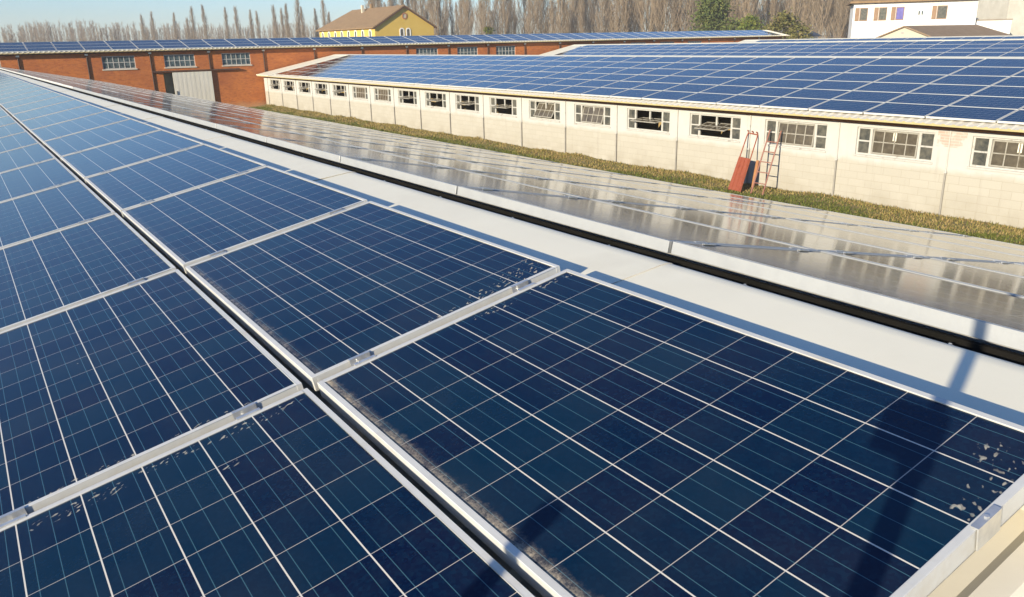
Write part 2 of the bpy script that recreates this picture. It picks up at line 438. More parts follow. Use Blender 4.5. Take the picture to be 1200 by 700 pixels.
def sheet(mb, lo, up, across0, across1, along, up_n, pitch, hgt, thick, mi=0, mi_edge=None):
    """trapezoid-ribbed roof sheet. lo, up: points (Vector) of the lower/upper line at across=0; along: unit Vector"""
    n_ = int(round((across1 - across0) / pitch))
    prof = []
    for k in range(n_ + 1):
        a = across0 + k * pitch
        for da, dh in ((0.0, 0.0), (0.60 * pitch, 0.0), (0.70 * pitch, hgt), (0.90 * pitch, hgt)):
            if a + da <= across1: prof.append((a + da, dh))
    top_l = [lo + along * a + up_n * h for a, h in prof]; top_u = [up + along * a + up_n * h for a, h in prof]
    for k in range(len(prof) - 1):
        mb.face((top_l[k], top_l[k + 1], top_u[k + 1], top_u[k]), mi)
        bl0 = top_l[k] - up_n * (thick + prof[k][1]); bl1 = top_l[k + 1] - up_n * (thick + prof[k + 1][1])
        bu0 = top_u[k] - up_n * (thick + prof[k][1]); bu1 = top_u[k + 1] - up_n * (thick + prof[k + 1][1])
        mb.face((bl0, bl1, top_l[k + 1], top_l[k]), mi if mi_edge is None else mi_edge)
        mb.face((bu1, bu0, bl0, bl1), mi)

# ------------------------------------------------------------------ the ground
g = MB()
S = 3000
g.face(((-S, -S, GROUND - 0.02), (S, -S, GROUND - 0.02), (S, S, GROUND - 0.02), (-S, S, GROUND - 0.02)))
kind(g.build("ground", SOIL), "structure")
# rough verge with a low bank against the white wall
def hsh(x, y):
    return (math.sin(x * 1.7 + 0.6 * math.sin(y * 0.9)) + math.sin(y * 1.13 + x * 0.4) + 0.6 * math.sin(y * 2.9 + 1.3 * x)) / 2.6
def verge_z(x, y):
    t = max(0.0, (x - 16.6) / 1.75)
    bank = 0.01 + 0.0022 * max(0, y)
    return GROUND + 0.02 + 0.05 * hsh(x, y) + bank * t * t + 0.07 * t * max(0, hsh(x * .3, y * .8 + 2))
v = MB()
xs = [13 + 0.25 * i for i in range(22)]; xs[-1] = 18.349
ys = [-6 + 0.4 * i for i in range(169)]
for i in range(len(xs) - 1):
    for j in range(len(ys) - 1):
        v.face([(x, y, verge_z(x, y) if x > 13 else GROUND - 0.1) for x, y in ((xs[i], ys[j]), (xs[i + 1], ys[j]), (xs[i + 1], ys[j + 1]), (xs[i], ys[j + 1]))])
kind(v.build("grass_verge", SOIL, smooth=True), "structure")

# ------------------------------------------------------------------ sheds
AY = Vector((0, 1, 0))
NL = Vector((-SN, 0, CS)); UL = Vector((CS, 0, SN))        # slope rising to +X (faces left)
NR = Vector((SN, 0, CS)); UR = Vector((-CS, 0, SN))        # slope rising to -X (faces right)
PANEL_OFF = 0.115                                            # panel glass above the roof sheet

def shed(label, xr, dz, y0, y1, group, detailed=False, drop=0.0):
    """gable shed with its ridge along Y at x = xr; panel planes pass near z = dz at the ridge"""
    root = thing("farm_shed", label, "shed", (xr, y0, GROUND), group)
    half = 6.48
    zr = dz + 0.02 - PANEL_OFF
    ridge = Vector((xr, 0, zr + 0.055 - drop))
    eL = ridge - UL * (half / CS); eR = ridge - UR * (half / CS)
    r = MB()
    sheet(r, eL, ridge, y0, y1, AY, NL, 0.25 if detailed else 0.5, 0.022, 0.045, 0, 1)
    sheet(r, eR, ridge, y0, y1, AY, NR, 0.25 if detailed else 0.5, 0.022, 0.045, 0, 1)
    part(root, r, "roof", [SHEET, FOAM])
    return root, eL, eR, ridge

# --- the shed whose roof we stand on
near, nL, nR, nRidge = shed("long shed in the foreground, its cream roof ridge running off to the brick building", 0.307, 0.0, -4.13, 60.0, "parallel farm sheds with solar roofs", detailed=True, drop=0.078)
c = MB()
prof = [(-0.10, -0.105), (0.00, -0.078), (0.22, -0.053), (0.41, -0.0305), (0.448, -0.0275), (0.472, -0.0315), (0.494, -0.044), (0.510, -0.068), (0.517, -0.086), (0.54, -0.096), (0.62, -0.112)]
joints = [-4.2, -0.06 - 3.0, -0.06] + [-0.06 + 3.0 * k for k in range(1, 21)]
joints = [j for j in joints if j < 60] + [60.0]
random.seed(5)
for ji, (ya, yb) in enumerate(zip(joints, joints[1:])):
    ya0 = ya - 0.035
    m_ = 12
    for k in range(m_):
        a, b_ = ya + (yb - ya) * k / m_, ya + (yb - ya) * (k + 1) / m_
        if k == 0: a = ya0
        def warp(x, z, y):
            return (x, y, z + 0.0024 * max(0.0, 1 - (y - ya0) / 0.6) + 0.0025 * math.sin(y * 1.3 + x * 3) * max(0, 1 - abs(x - 0.25) / 0.3))
        for (xa, za), (xb, zb) in zip(prof, prof[1:]):
            c.face((warp(xa, za, a), warp(xb, zb, a), warp(xb, zb, b_), warp(xa, za, b_)))
cap = part(near, c, "ridge_cap", CAPM)
bm = bmesh.new(); bm.from_mesh(cap.data)
bmesh.ops.remove_doubles(bm, verts=bm.verts, dist=1e-4); bm.to_mesh(cap.data); bm.free()
cap.data.polygons.foreach_set("use_smooth", [True] * len(cap.data.polygons))
so = cap.modifiers.new("thickness", 'SOLIDIFY'); so.thickness = 0.0012; so.offset = -1; so.use_rim = False
# screws along the cap edge
for k in range(40):
    y = -1.9 + 0.73 * k
    if y > 26: break
    sc = MB(); sc.tube([(0.490, y, -0.046), (0.490, y, -0.040)], 0.009, 10); sc.tube([(0.490, y, -0.040), (0.490, y, -0.035)], 0.005, 6)
    part(near, sc, "screw", STEEL)
w = MB(); w.box((0.556, -4.2, -0.17), (0.572, 60.0, -0.040)); part(near, w, "gap_shade_strip", GAPSHADE)  # added strip, paints the dark under the far panel frames
SEAL = mottled("old_sealant", (0.48, 0.43, 0.34), (0.60, 0.56, 0.47), 20, 0.8, cc=(0.36, 0.28, 0.20))
for yj in joints[1:8]:
    sb = MB(); sb.tube([(x_, yj - 0.036, z_ + 0.0022) for x_, z_ in prof[1:7]], [0.0012, 0.002, 0.0016, 0.0021, 0.0015, 0.001], 5)
    part(near, sb, "sealant_bead", SEAL)
w = MB()
for x0, x1 in ((-5.90, -5.70), (6.31, 6.51)): w.box((x0, -3.9, GROUND), (x1, 59.8, -1.48))
part(near, w, "wall", BLOCK)
for y0, y1 in ((-3.9, -3.7), (59.6, 59.8)):
    gb = MB()
    for ya, fl in ((y0, 1), (y1, 0)):
        pts = [(-5.69, ya, GROUND), (6.30, ya, GROUND), (6.30, ya, -1.5), (0.307, ya, -0.24), (-5.69, ya, -1.5)]
        gb.face(pts if fl else pts[::-1])
    for p, q in zip(pts, pts[1:] + pts[:1]): gb.face(((p[0], y0, p[2]), (p[0], y1, p[2]), (q[0], y1, q[2]), (q[0], y0, q[2])))
    part(near, gb, "gable_wall", BLOCK)

# --- the white shed across the yard
WX = 18.35
white, wL, wR, wRidge = shed("white walled shed with a row of tilting windows across the grass verge", 24.30, 0.0, -9.0, 61.2, "parallel farm sheds with solar roofs", detailed=True)
YP = [8.24 + 3.067 * k for k in range(-5, 18)]
wins = [(8.65 + 3.067 * k, 8.65 + 3.067 * k + 2.14) for k in range(-5, 17)]
tilt = {-5: 4, -4: 10, -3: 2, -2: 60, -1: 3, 0: 3, 1: 6, 2: 76, 3: 84, 4: 16, 5: 30, 6: 85, 7: 82, 8: 86, 9: 84, 10: 7, 11: 5, 12: 80, 13: 84, 14: 78, 15: 82, 16: 80}
Z0, Z1 = -2.33, -1.60
w = MB()
wall_boxes(w, -8.6, 61.1, GROUND - 0.1, -1.505, [(a, b_, Z0, Z1) for a, b_ in wins], lambda a, b_, zl, zh: w.box((WX, a, zl), (WX + 0.2, b_, zh)))
part(white, w, "wall", BLOCK)
w = MB(); w.box((30.2, -8.6, GROUND - 0.1), (30.4, 61.1, -1.505)); part(white, w, "back_wall", INNER)
w = MB(); w.box((WX + 1.7, -8.5, GROUND - 0.1), (WX + 1.8, 61.0, -1.2)); part(white, w, "added_backing", BACKING)  # added wall catching light so the open windows don't look black
for y0, y1 in ((-8.8, -8.602), (61.102, 61.25)):
    gb = MB()
    for ya, fl in ((y0, 1), (y1, 0)):
        pts = [(WX, ya, GROUND - 0.1), (30.4, ya, GROUND - 0.1), (30.4, ya, -1.5), (24.30, ya, -0.28), (WX, ya, -1.5)]
        gb.face(pts if fl else pts[::-1])
    for p, q in zip(pts, pts[1:] + pts[:1]): gb.face(((p[0], y0, p[2]), (p[0], y1, p[2]), (q[0], y1, q[2]), (q[0], y0, q[2])))
    part(white, gb, "gable_wall", BLOCK)
# brick eave course and eave board under the sheet
w = MB(); w.box((WX - 0.05, -8.6, -1.503), (WX + 0.17, 61.1, -1.452)); part(white, w, "eave_course", BRICKTRIM)
w = MB(); w.box((WX + 0.02, -8.6, -1.450), (WX + 0.2, 61.1, -1.375)); part(white, w, "eave_board", BRICKTRIM)
w = MB()
for y in YP:
    pass
# pale flat verge strip along the far gable edge, lying on the sheet
w = MB()
def strip(mb, e, rg, nn, ya, yb, off=0.03, th=0.05):
    p = [e + nn * off, rg + nn * off]
    q = [e + nn * (off + th), rg + nn * (off + th)]
    A = lambda v_, y: (v_.x, y, v_.z)
    mb.face((A(q[0], ya), A(q[0], yb), A(q[1], yb), A(q[1], ya))); mb.face((A(p[0], yb), A(p[0], ya), A(p[1], ya), A(p[1], yb)))
    mb.face((A(p[0], ya), A(p[0], yb), A(q[0], yb), A(q[0], ya))); mb.face((A(p[0], ya), A(q[0], ya), A(q[1], ya), A(p[1], ya)))
    mb.face((A(p[0], yb), A(p[1], yb), A(q[1], yb), A(q[0], yb)))
strip(w, wL - UL * 0.02, wRidge, NL, 58.5, 61.25)
part(white, w, "verge_strip", PALEPIPE if False else CAPM)
# ridge cap
def small_cap(root, rg, y0, y1):
    w = MB()
    z = rg.z + 0.085
    w.face(((rg.x - 0.30, y0, z - 0.05), (rg.x, y0, z), (rg.x, y1, z), (rg.x - 0.30, y1, z - 0.05)))
    w.face(((rg.x, y0, z), (rg.x + 0.30, y0, z - 0.05), (rg.x + 0.30, y1, z - 0.05), (rg.x, y1, z)))
    w.face(((rg.x - 0.30, y0, z - 0.05), (rg.x - 0.30, y1, z - 0.05), (rg.x - 0.30, y1, z - 0.075), (rg.x - 0.30, y0, z - 0.075)))
    w.face(((rg.x + 0.30, y0, z - 0.05), (rg.x + 0.30, y1, z - 0.05), (rg.x + 0.30, y1, z - 0.075), (rg.x + 0.30, y0, z - 0.075)))
    return part(root, w, "ridge_cap", CAPM)
small_cap(white, wRidge, -9, 61.2)
# downpipes: pale upper bracket piece, grey lower run
for y in YP:
    w = MB()
    w.tube([(WX - 0.045, y, -2.52), (WX - 0.045, y, GROUND + 0.03)], 0.024, 8, 0)
    w.tube([(WX - 0.030, y + 0.015, -1.52), (WX - 0.030, y + 0.005, -2.46), (WX - 0.045, y, -2.52)], 0.017, 8, 1)
    w.box((WX - 0.07, y - 0.03, -2.55), (WX - 0.003, y + 0.03, -2.515), 1)
    part(white, w, "downpipe", [PIPEG, FRAMEW])
# windows
for k, (a, b_) in zip(range(-5, 17), wins):
    X = WX + 0.045
    f = MB(); t = 0.045
    wd = b_ - a
    def fb(y0, y1, z0, z1, dx=0.0, th=0.05): f.box((X + dx, y0, z0), (X + dx + th, y1, z1))
    fb(a, a + t, Z0, Z1); fb(b_ - t, b_, Z0, Z1); fb(a + t, b_ - t, Z1 - t, Z1); fb(a + t, b_ - t, Z0, Z0 + t)
    sl = 0.36
    fb(a + sl, a + sl + 0.07, Z0 + t, Z1 - t); fb(b_ - sl - 0.07, b_ - sl, Z0 + t, Z1 - t)
    zm = (Z0 + Z1) / 2
    fb(a + t, a + sl, zm - 0.02, zm + 0.02); fb(b_ - sl, b_ - t, zm - 0.02, zm + 0.02)
    ym = (a + b_) / 2
    fb(ym - 0.03, ym + 0.03, zm + 0.03, Z1 - t, 0.055, 0.04)
    f.box((WX - 0.03, a - 0.03, Z0 - 0.05), (WX + 0.044, b_ + 0.03, Z0 - 0.002))      # sill
    win = part(white, f, "window", FRAMEW)
    win["_w"] = tuple(white.location)
    for y0, y1 in ((a + t, a + sl), (b_ - sl, b_ - t)):
        p = MB()
        for z0, z1 in ((Z0 + t, zm - 0.02), (zm + 0.02, Z1 - t)):
            p.box((X + 0.020, y0, z0), (X + 0.026, y1, z1))
        part(win, p, "pane", PANE)
    # centre-hung sash: 4 x 2 panes, turns about its middle
    sw, sh = wd - 2 * (sl + 0.085), (Z1 - Z0) - 2 * t - 0.02
    s = MB()
    tb = 0.035
    s.box((-0.015, -sw / 2, -sh / 2), (0.015, -sw / 2 + tb, sh / 2)); s.box((-0.015, sw / 2 - tb, -sh / 2), (0.015, sw / 2, sh / 2))
    s.box((-0.015, -sw / 2 + tb, sh / 2 - tb), (0.015, sw / 2 - tb, sh / 2)); s.box((-0.015, -sw / 2 + tb, -sh / 2), (0.015, sw / 2 - tb, -sh / 2 + tb))
    s.box((-0.012, -sw / 2 + tb, -0.013), (0.012, sw / 2 - tb, 0.013))
    for q in (-1, 0, 1):
        yq = q * sw / 4
        s.box((-0.010, yq - 0.013, 0.013), (0.010, yq + 0.013, sh / 2 - tb)); s.box((-0.010, yq - 0.013, -sh / 2 + tb), (0.010, yq + 0.013, -0.013))
    s.box((-0.003, -sw / 2 + tb, -sh / 2 + tb), (0.003, sw / 2 - tb, sh / 2 - tb), 1)
    if abs(tilt[k]) < 5:
        for yq in (-0.035, 0.03): s.box((-0.045, yq - 0.013, 0.06), (-0.022, yq + 0.013, 0.27), 2)
        s.tube([(-0.03, 0.0, 0.05), (-0.05, -0.02, -0.25)], 0.010, 6)
    T = Matrix.Translation((X + 0.02, ym, zm)) @ Matrix.Rotation(R(tilt[k]), 4, 'Y')
    s.v = [tuple(T @ Vector(q)) for q in s.v]
    part(win, s, "sash", [SASHW, SASHPANE, CAPM])

# --- two more sheds behind it
def plain_shed(label, xr, dz, y0, y1):
    root, eL, eR, rg = shed(label, xr, dz, y0, y1, "parallel farm sheds with solar roofs")
    w = MB()
    w.box((xr - 5.95, y0 + .3, GROUND), (xr - 5.75, y1 - .3, dz - 1.5)); w.box((xr + 5.9, y0 + .3, GROUND), (xr + 6.1, y1 - .3, dz - 1.5))
    part(root, w, "wall", BLOCK)
    for ya, yb in ((y0 + .1, y0 + .298), (y1 - .298, y1 - .1)):
        gb = MB()
        for yy, fl in ((ya, 1), (yb, 0)):
            pts = [(xr - 5.95, yy, GROUND), (xr + 6.1, yy, GROUND), (xr + 6.1, yy, dz - 1.5), (xr, yy, dz - 0.28), (xr - 5.95, yy, dz - 1.5)]
            gb.face(pts if fl else pts[::-1])
        for p, q in zip(pts, pts[1:] + pts[:1]): gb.face(((p[0], ya, p[2]), (p[0], yb, p[2]), (q[0], yb, q[2]), (q[0], ya, q[2])))
        part(root, gb, "gable_wall", BLOCK)
    s_ = MB(); strip(s_, eL - UL * 0.02, rg, NL, y1 - 2.3, y1 + 0.05); part(root, s_, "verge_strip", CAPM)
    small_cap(root, rg, y0, y1)
    return root, eL, eR, rg
third = plain_shed("farm shed seen as a blue roof directly behind the ridge of the white walled shed", 48.1, 0.27, -9.0, 60.6)
fourth = plain_shed("farthest farm shed, only its roof corner showing before the green hedge tree", 72.0, 0.30, -9.0, 60.4)

# ------------------------------------------------------------------ brick building closing the yard
YB = 61.5
brick = thing("brick_building", "long red brick building with pale windows and a sliding door, across the far end", "building", (28, YB, GROUND))
BX0, BX1 = -26.0, 80.3
pil = [6.41 + 4.06 * k for k in range(-8, 19)]
bw = [(pil[k + 8] + 0.93, pil[k + 8] + 0.93 + 2.13) for k in (-5, -4, -2, 0, 1, 2, 6, 7, 8, 12, 13, 14)]
DO = (11.20, 14.20, GROUND, -0.93)
w = MB()
wall_boxes(w, BX0, BX1, GROUND, 0.60, [(a, b_, -0.53, 0.34) for a, b_ in bw] + [DO], lambda a, b_, zl, zh: w.box((a, YB, zl), (b_, YB + 0.28, zh)))
w.box((BX0, YB + 5.8, GROUND), (BX1, YB + 6.0, 0.60))
part(brick, w, "wall", BRICK)
for x0, x1 in ((BX0 + .002, BX0 + .25), (BX1 - .25, BX1 - .002)):
    gb = MB()
    for xx, fl in ((x0, 0), (x1, 1)):
        pts = [(xx, YB + .281, GROUND), (xx, YB + 5.799, GROUND), (xx, YB + 5.799, 0.6), (xx, YB + 3.0, 1.18), (xx, YB + .281, 0.6)]
        gb.face(pts if fl else pts[::-1])
    for p, q in zip(pts, pts[1:] + pts[:1]): gb.face(((x0, p[1], p[2]), (x1, p[1], p[2]), (x1, q[1], q[2]), (x0, q[1], q[2])))
    part(brick, gb, "gable_wall", BRICK)
w = MB(); w.box((BX0, YB + 0.5, GROUND + .01), (BX1, YB + 0.6, 0.5)); part(brick, w, "inner_wall", INNER)
NB, UB = Vector((0, -SN, CS)), Vector((0, CS, SN)); AX = Vector((1, 0, 0))
NB2, UB2 = Vector((0, SN, CS)), Vector((0, -CS, SN))
bLo = Vector((0, YB - 0.42, 0.675)); bR = bLo + UB * 3.42; bBack = bR - UB2 * 3.2
w = MB()
sheet(w, bLo, bR, BX0 - .3, BX1 + .3, AX, NB, 0.30, 0.03, 0.045, 0, 1)
sheet(w, bBack, bR, BX0 - .3, BX1 + .3, AX, NB2, 0.30, 0.03, 0.045, 0, 1)
part(brick, w, "roof", [SHEET, FOAM])
# yellow profile fillers under every other rib: the dotted line along the eave
w = MB()
x = BX0
while x < BX1:
    w.box((x, YB - 0.445, 0.625), (x + 0.17, YB - 0.40, 0.672)); x += 0.30
part(brick, w, "eave_filler", FOAM)
w = MB(); w.box((BX0, YB - 0.40, 0.601), (BX1, YB - 0.01, 0.622)); part(brick, w, "soffit", BRICKTRIM)
w = MB(); w.box((BX0, YB - 0.07, 0.535), (BX1, YB - 0.002, 0.599)); part(brick, w, "gutter", RUSTBROWN)
for x in pil:
    w = MB()
    w.tube([(x, YB - 0.048, 0.50), (x, YB - 0.048, GROUND + .02)], 0.045, 8, 0)
    w.box((x - 0.10, YB - 0.16, 0.42), (x + 0.10, YB - 0.072, 0.525), 1)
    part(brick, w, "downpipe", [RUSTBROWN, CAPM])
for i, (a, b_) in enumerate(bw):
    f = MB(); t = 0.05; z0, z1 = -0.53, 0.34; X = YB + 0.06
    def fb(x0, x1, zz0, zz1): f.box((x0, X, zz0), (x1, X + 0.05, zz1))
    fb(a, a + t, z0, z1); fb(b_ - t, b_, z0, z1); fb(a + t, b_ - t, z1 - t, z1); fb(a + t, b_ - t, z0, z0 + t)
    zm = (z0 + z1) / 2; fb(a + t, b_ - t, zm - 0.02, zm + 0.02)
    for q in range(1, 6):
        xq = a + (b_ - a) * q / 6
        fb(xq - 0.022, xq + 0.022, z0 + t, zm - 0.02); fb(xq - 0.022, xq + 0.022, zm + 0.02, z1 - t)
    win = part(brick, f, "window", FRAMEW); win["_w"] = tuple(brick.location)
    p = MB(); p.box((a + t, X + 0.02, z0 + t), (b_ - t, X + 0.026, z1 - t)); part(win, p, "pane", PANEBLUE)
    s = MB(); s.box((a - 0.06, YB - 0.06, z0 - 0.07), (b_ + 0.06, YB + 0.055, z0 - 0.003))
    part(win, s, "sill", PLASTER)
# sliding door on its rail
dr = MB()
xw = 11.80; nrib = 18; rw = (14.54 - 11.80) / nrib
for k in range(nrib):
    dr.box((xw + k * rw, YB - 0.16 - (0.005 if k % 2 else 0), GROUND + 0.05), (xw + (k + 1) * rw, YB - 0.10, -0.90))
door = part(brick, dr, "sliding_door", DOORM); door["_w"] = tuple(brick.location)
dh = MB(); dh.box((11.92, YB - 0.215, -2.5), (11.96, YB - 0.175, -2.2)); part(door, dh, "handle", DARKPAINT)
w = MB(); w.box((10.44, YB - 0.20, -0.86), (16.62, YB - 0.02, -0.76)); part(brick, w, "door_rail", RUSTBROWN)

# ------------------------------------------------------------------ solar panels
specs = []                                   # (matrix, family, row, col)
def frame_matrix(o, ax, ay, az_):
    return Matrix(((ax.x, ay.x, az_.x, o.x), (ax.y, ay.y, az_.y, o.y), (ax.z, ay.z, az_.z, o.z), (0, 0, 0, 1)))
PITCH, RP = 1.693, 1.011
# near slope: x of a panel runs towards the camera, y up the slope; row 0 lies along the ridge cap
for r_ in range(6):
    vlow = 0.957 + (0.0145 if r_ else 0.0) + r_ * RP
    for c_ in range(35):
        u0 = 0.008 - c_ * PITCH
        specs.append((frame_matrix(Vector((-vlow * CS, -u0, -vlow * SN)), Vector((0, -1, 0)), UL, NL), 'near', r_, c_))
# far slope
top = Vector((0.581, 0, 0.020))
for r_ in range(6):
    base = top - UR * (PW + r_ * (PW + 0.011))
    for c_ in range(-1, 34):
        o = Vector((base.x, 0.017 + c_ * PITCH + 0.010, base.z))
        specs.append((frame_matrix(o, AY, UR, NR) @ Matrix.Diagonal((1.0155, 1, 1, 1)), 'far', r_, c_ + 1))
# the other sheds, row 0 along the eave
def roof_rows(xb, zb, ys, n_c, fam):
    for r_ in range(6):
        for c_ in range(n_c):
            o = Vector((xb, ys + c_ * 1.692 + PL + 0.022, zb)) + UL * (r_ * RP)
            specs.append((frame_matrix(o, Vector((0, -1, 0)), UL, NL), fam, r_, c_))
roof_rows(18.08, -1.188, 7.127 - 9 * 1.692, 39, 'white')
roof_rows(48.1 - 6.2, 0.27 - 1.195, 7.9 - 9 * 1.692, 39, 'third')
roof_rows(72.0 - 6.2, 0.30 - 1.195, 7.4 - 9 * 1.692, 39, 'fourth')
for r_ in range(3):
    for c_ in range(-18, 44):
        o = Vector((6.39 + c_ * 1.692 + 0.022, YB - 0.25, 0.785)) + UB * (r_ * RP)
        if o.x > BX0 and o.x + PL < BX1: specs.append((frame_matrix(o, AX, UB, NB), 'brick', r_, c_))

# which of them show largest in the photograph: those become things of their own
CR = cam.rotation_euler.to_matrix(); FPX = 941.7
def proj_poly(M):
    pts = []
    for x, y in ((0, 0), (PL, 0), (PL, PW), (0, PW)):
        q = CR.transposed() @ ((M @ Vector((x, y, 0))) - CAM)
        pts.append(q)
    out = []
    for a, b_ in zip(pts, pts[1:] + pts[:1]):            # near clip
        if a.z < -0.2: out.append(a)
        if (a.z < -0.2) != (b_.z < -0.2):
            t = (-0.2 - a.z) / (b_.z - a.z); out.append(a.lerp(b_, t))
    poly = [(600 + FPX * q.x / -q.z, 350 - FPX * q.y / -q.z) for q in out]
    for axis, lim, sg in ((0, 0, 1), (0, 1200, -1), (1, 0, 1), (1, 700, -1)):
        nw = []
        for a, b_ in zip(poly, poly[1:] + poly[:1]):
            ia, ib = (a[axis] - lim) * sg >= 0, (b_[axis] - lim) * sg >= 0
            if ia: nw.append(a)
            if ia != ib:
                t = (lim - a[axis]) / (b_[axis] - a[axis]); nw.append((a[0] + (b_[0] - a[0]) * t, a[1] + (b_[1] - a[1]) * t))
        poly = nw
        if not poly: return 0.0
    return abs(sum(a[0] * b_[1] - b_[0] * a[1] for a, b_ in zip(poly, poly[1:] + poly[:1]))) / 2
hide = {('white', r_) for r_ in ()} 
area = []
for i, s_ in enumerate(specs):
    a = proj_poly(s_[0])
    if s_[1] == 'third' and s_[2] < 1: a *= 0.1
    if s_[1] == 'fourth': a *= 0.05
    area.append((a, i))
area.sort(reverse=True)
chosen = {i for a, i in area[:300] if a > 0.5}

def frame_mb(mb, T=None, simple=False):
    d = -0.05
    L, W_ = PL, PW
    if simple: d = -0.045
    mb.box((0, 0, d), (L, FW, 0), 0, T); mb.box((0, W_ - FW, d), (L, W_, 0), 0, T)
    mb.box((0, FW, d), (FW, W_ - FW, 0), 0, T); mb.box((L - FW, FW, d), (L, W_ - FW, 0), 0, T)
def glass_mb(mb, T=None, mi=0):
    a, b_, c0, d = FW, PL - FW, FW, PW - FW
    pts = [Vector((a, c0, -0.0035)), Vector((b_, c0, -0.0035)), Vector((b_, d, -0.0035)), Vector((a, d, -0.0035))]
    if T is not None: pts = [T @ q for q in pts]
    mb.face(pts, mi, uv=[(0, 0), (b_ - a, 0), (b_ - a, d - c0), (0, d - c0)])
    if T is None:                                        # the laminate's back and edge give it thickness
        lo = [q - Vector((0, 0, 0.006)) for q in pts]
        mb.face(lo[::-1], mi, uv=[(0.08, 0.08)] * 4)
fm = MB(); frame_mb(fm); fo = fm.build("frame", ALU); bevel(fo, 0.0012)
FRAME_ME = fo.data; bpy.data.objects.remove(fo)
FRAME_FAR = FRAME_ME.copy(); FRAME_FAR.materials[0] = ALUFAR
gm = MB(); glass_mb(gm); GLASS_ME = gm.mesh("cell_glass", CELLS)
# clamp in the gap beyond the x = 0 edge
def clamp_mb(y, x_lo=-0.046, x_hi=0.0):
    k = MB(); hl = 0.036
    k.box((x_lo - 0.007, y - hl, 0.0006), (x_lo + 0.006, y + hl, 0.0036)); k.box((x_hi - 0.006, y - hl, 0.0006), (x_hi + 0.007, y + hl, 0.0036))
    k.box((x_lo + 0.003, y - hl, -0.020), (x_lo + 0.006, y + hl, 0.0006)); k.box((x_hi - 0.006, y - hl, -0.020), (x_hi - 0.003, y + hl, 0.0006))
    k.box((x_lo + 0.006, y - hl, -0.020), (x_hi - 0.006, y + hl, -0.017))
    xm = (x_lo + x_hi) / 2
    k.tube([(xm, y, -0.017), (xm, y, -0.009)], 0.0075, 8)
    return k
CL1 = clamp_mb(0.165).mesh("clamp", STEEL); CL2 = clamp_mb(0.805).mesh("clamp", STEEL)
def end_clamp_mb(y):
    k = MB(); hl = 0.04
    k.box((PL - 0.010, y - hl, 0.0006), (PL + 0.005, y + hl, 0.0036)); k.box((PL + 0.002, y - hl, -0.048), (PL + 0.005, y + hl, 0.0006))
    k.tube([(PL - 0.002, y, 0.0036), (PL - 0.002, y, 0.007)], 0.005, 6)
    return k
EC1 = end_clamp_mb(0.195).mesh("clamp", STEEL); EC2 = end_clamp_mb(0.68).mesh("clamp", STEEL)
ALU_ME_MATS = (ALU,)

def ordinal(n):
    names = ["first", "second", "third", "fourth", "fifth", "sixth", "seventh", "eighth", "ninth", "tenth", "eleventh", "twelfth", "thirteenth", "fourteenth", "fifteenth",
             "sixteenth", "seventeenth", "eighteenth", "nineteenth", "twentieth"]
    tens = {2: "twenty", 3: "thirty", 4: "forty"}
    if n <= 20: return names[n - 1]
    return tens[n // 10] + ("-" + names[n % 10 - 1] if n % 10 else "").replace("twentieth", "") if n % 10 else {30: "thirtieth", 40: "fortieth"}[n]
NEARROW = ["ridge", "second", "third", "fourth", "fifth", "sixth"]
def panel_label(fam, r_, c_):
    o = ordinal
    if fam == 'near':
        fixed = {(0, 0): "dark blue solar panel nearest the camera, crossed by a pole's long shadow",
                 (0, 1): "dark blue solar panel by the ridge cap with bird droppings along its near edge",
                 (1, 0): "dark blue solar panel at the photo's bottom left corner, one streaky dropping on it",
                 (1, 1): "dark blue solar panel with two tiny specks, dust along its near frame"}
        if (r_, c_) in fixed: return fixed[(r_, c_)]
        row = "row touching the ridge cap" if r_ == 0 else "%s row below the ridge cap" % o(r_ + 1)
        return "blue foreground panel, %s from the near end, %s" % (o(c_ + 1), row)
    if fam == 'far':
        row = "row touching the ridge cap" if r_ == 0 else "%s row from the cap" % o(r_ + 1)
        return "panel mirroring the white wall, %s from the near end, %s" % (o(c_ + 1), row)
    if fam == 'brick':
        row = ["eave row", "middle row", "ridge row"][r_]
        return "panel on the brick building, %s from the photo's left edge, %s" % (o(c_ + 6), row)
    if fam == 'white':
        return "panel on the white shed, %s row above its eave, %s from the brick end" % (o(r_ + 1), o(39 - c_))
    return "panel on the %s shed roof, %s row above its eave, %s from the brick end" % ("second" if fam == 'third' else "farthest", o(r_ + 1), o(39 - c_))

# weathered glass of the nearest panels
HERO = {
    (0, 0): cell_material("cells_with_droppings", [(1.556, 0.845, 0.055, 0.055, 75), (1.595, 0.715, 0.045, 0.085, 75), (0.026, 0.88, 0.02, 0.12, 90), (0.03, 0.62, 0.02, 0.10, 90)], 1.5, 3.0),
    (0, 1): cell_material("cells_dropping_strip", [(1.555, 0.845, 0.075, 0.09, 80), (1.575, 0.70, 0.045, 0.10, 80), (1.60, 0.53, 0.020, 0.13, 90), (1.49, 0.935, 0.05, 0.03, 70)], 0.75, 7.0),
    (1, 0): cell_material("cells_dropping_streak", [(0.20, 0.69, 0.022, 0.05, 60), (0.035, 0.80, 0.025, 0.14, 85), (0.05, 0.31, 0.03, 0.14, 85), (0.03, 0.55, 0.02, 0.12, 90)], 0.4, 11.0),
    (1, 1): cell_material("cells_near_edge_dust", [(1.605, 0.70, 0.018, 0.14, 90), (1.60, 0.35, 0.018, 0.16, 90)], 0.4, 15.0),
}
GROUP = {'near': "solar panels on the foreground roof slope", 'far': "solar panels on the mirroring roof slope", 'white': "solar panels on the white shed",
         'third': "solar panels on the second shed roof", 'fourth': "solar panels on the farthest shed roof", 'brick': "solar panels on the brick building"}
rest = MB()
tilts = random.Random(11)
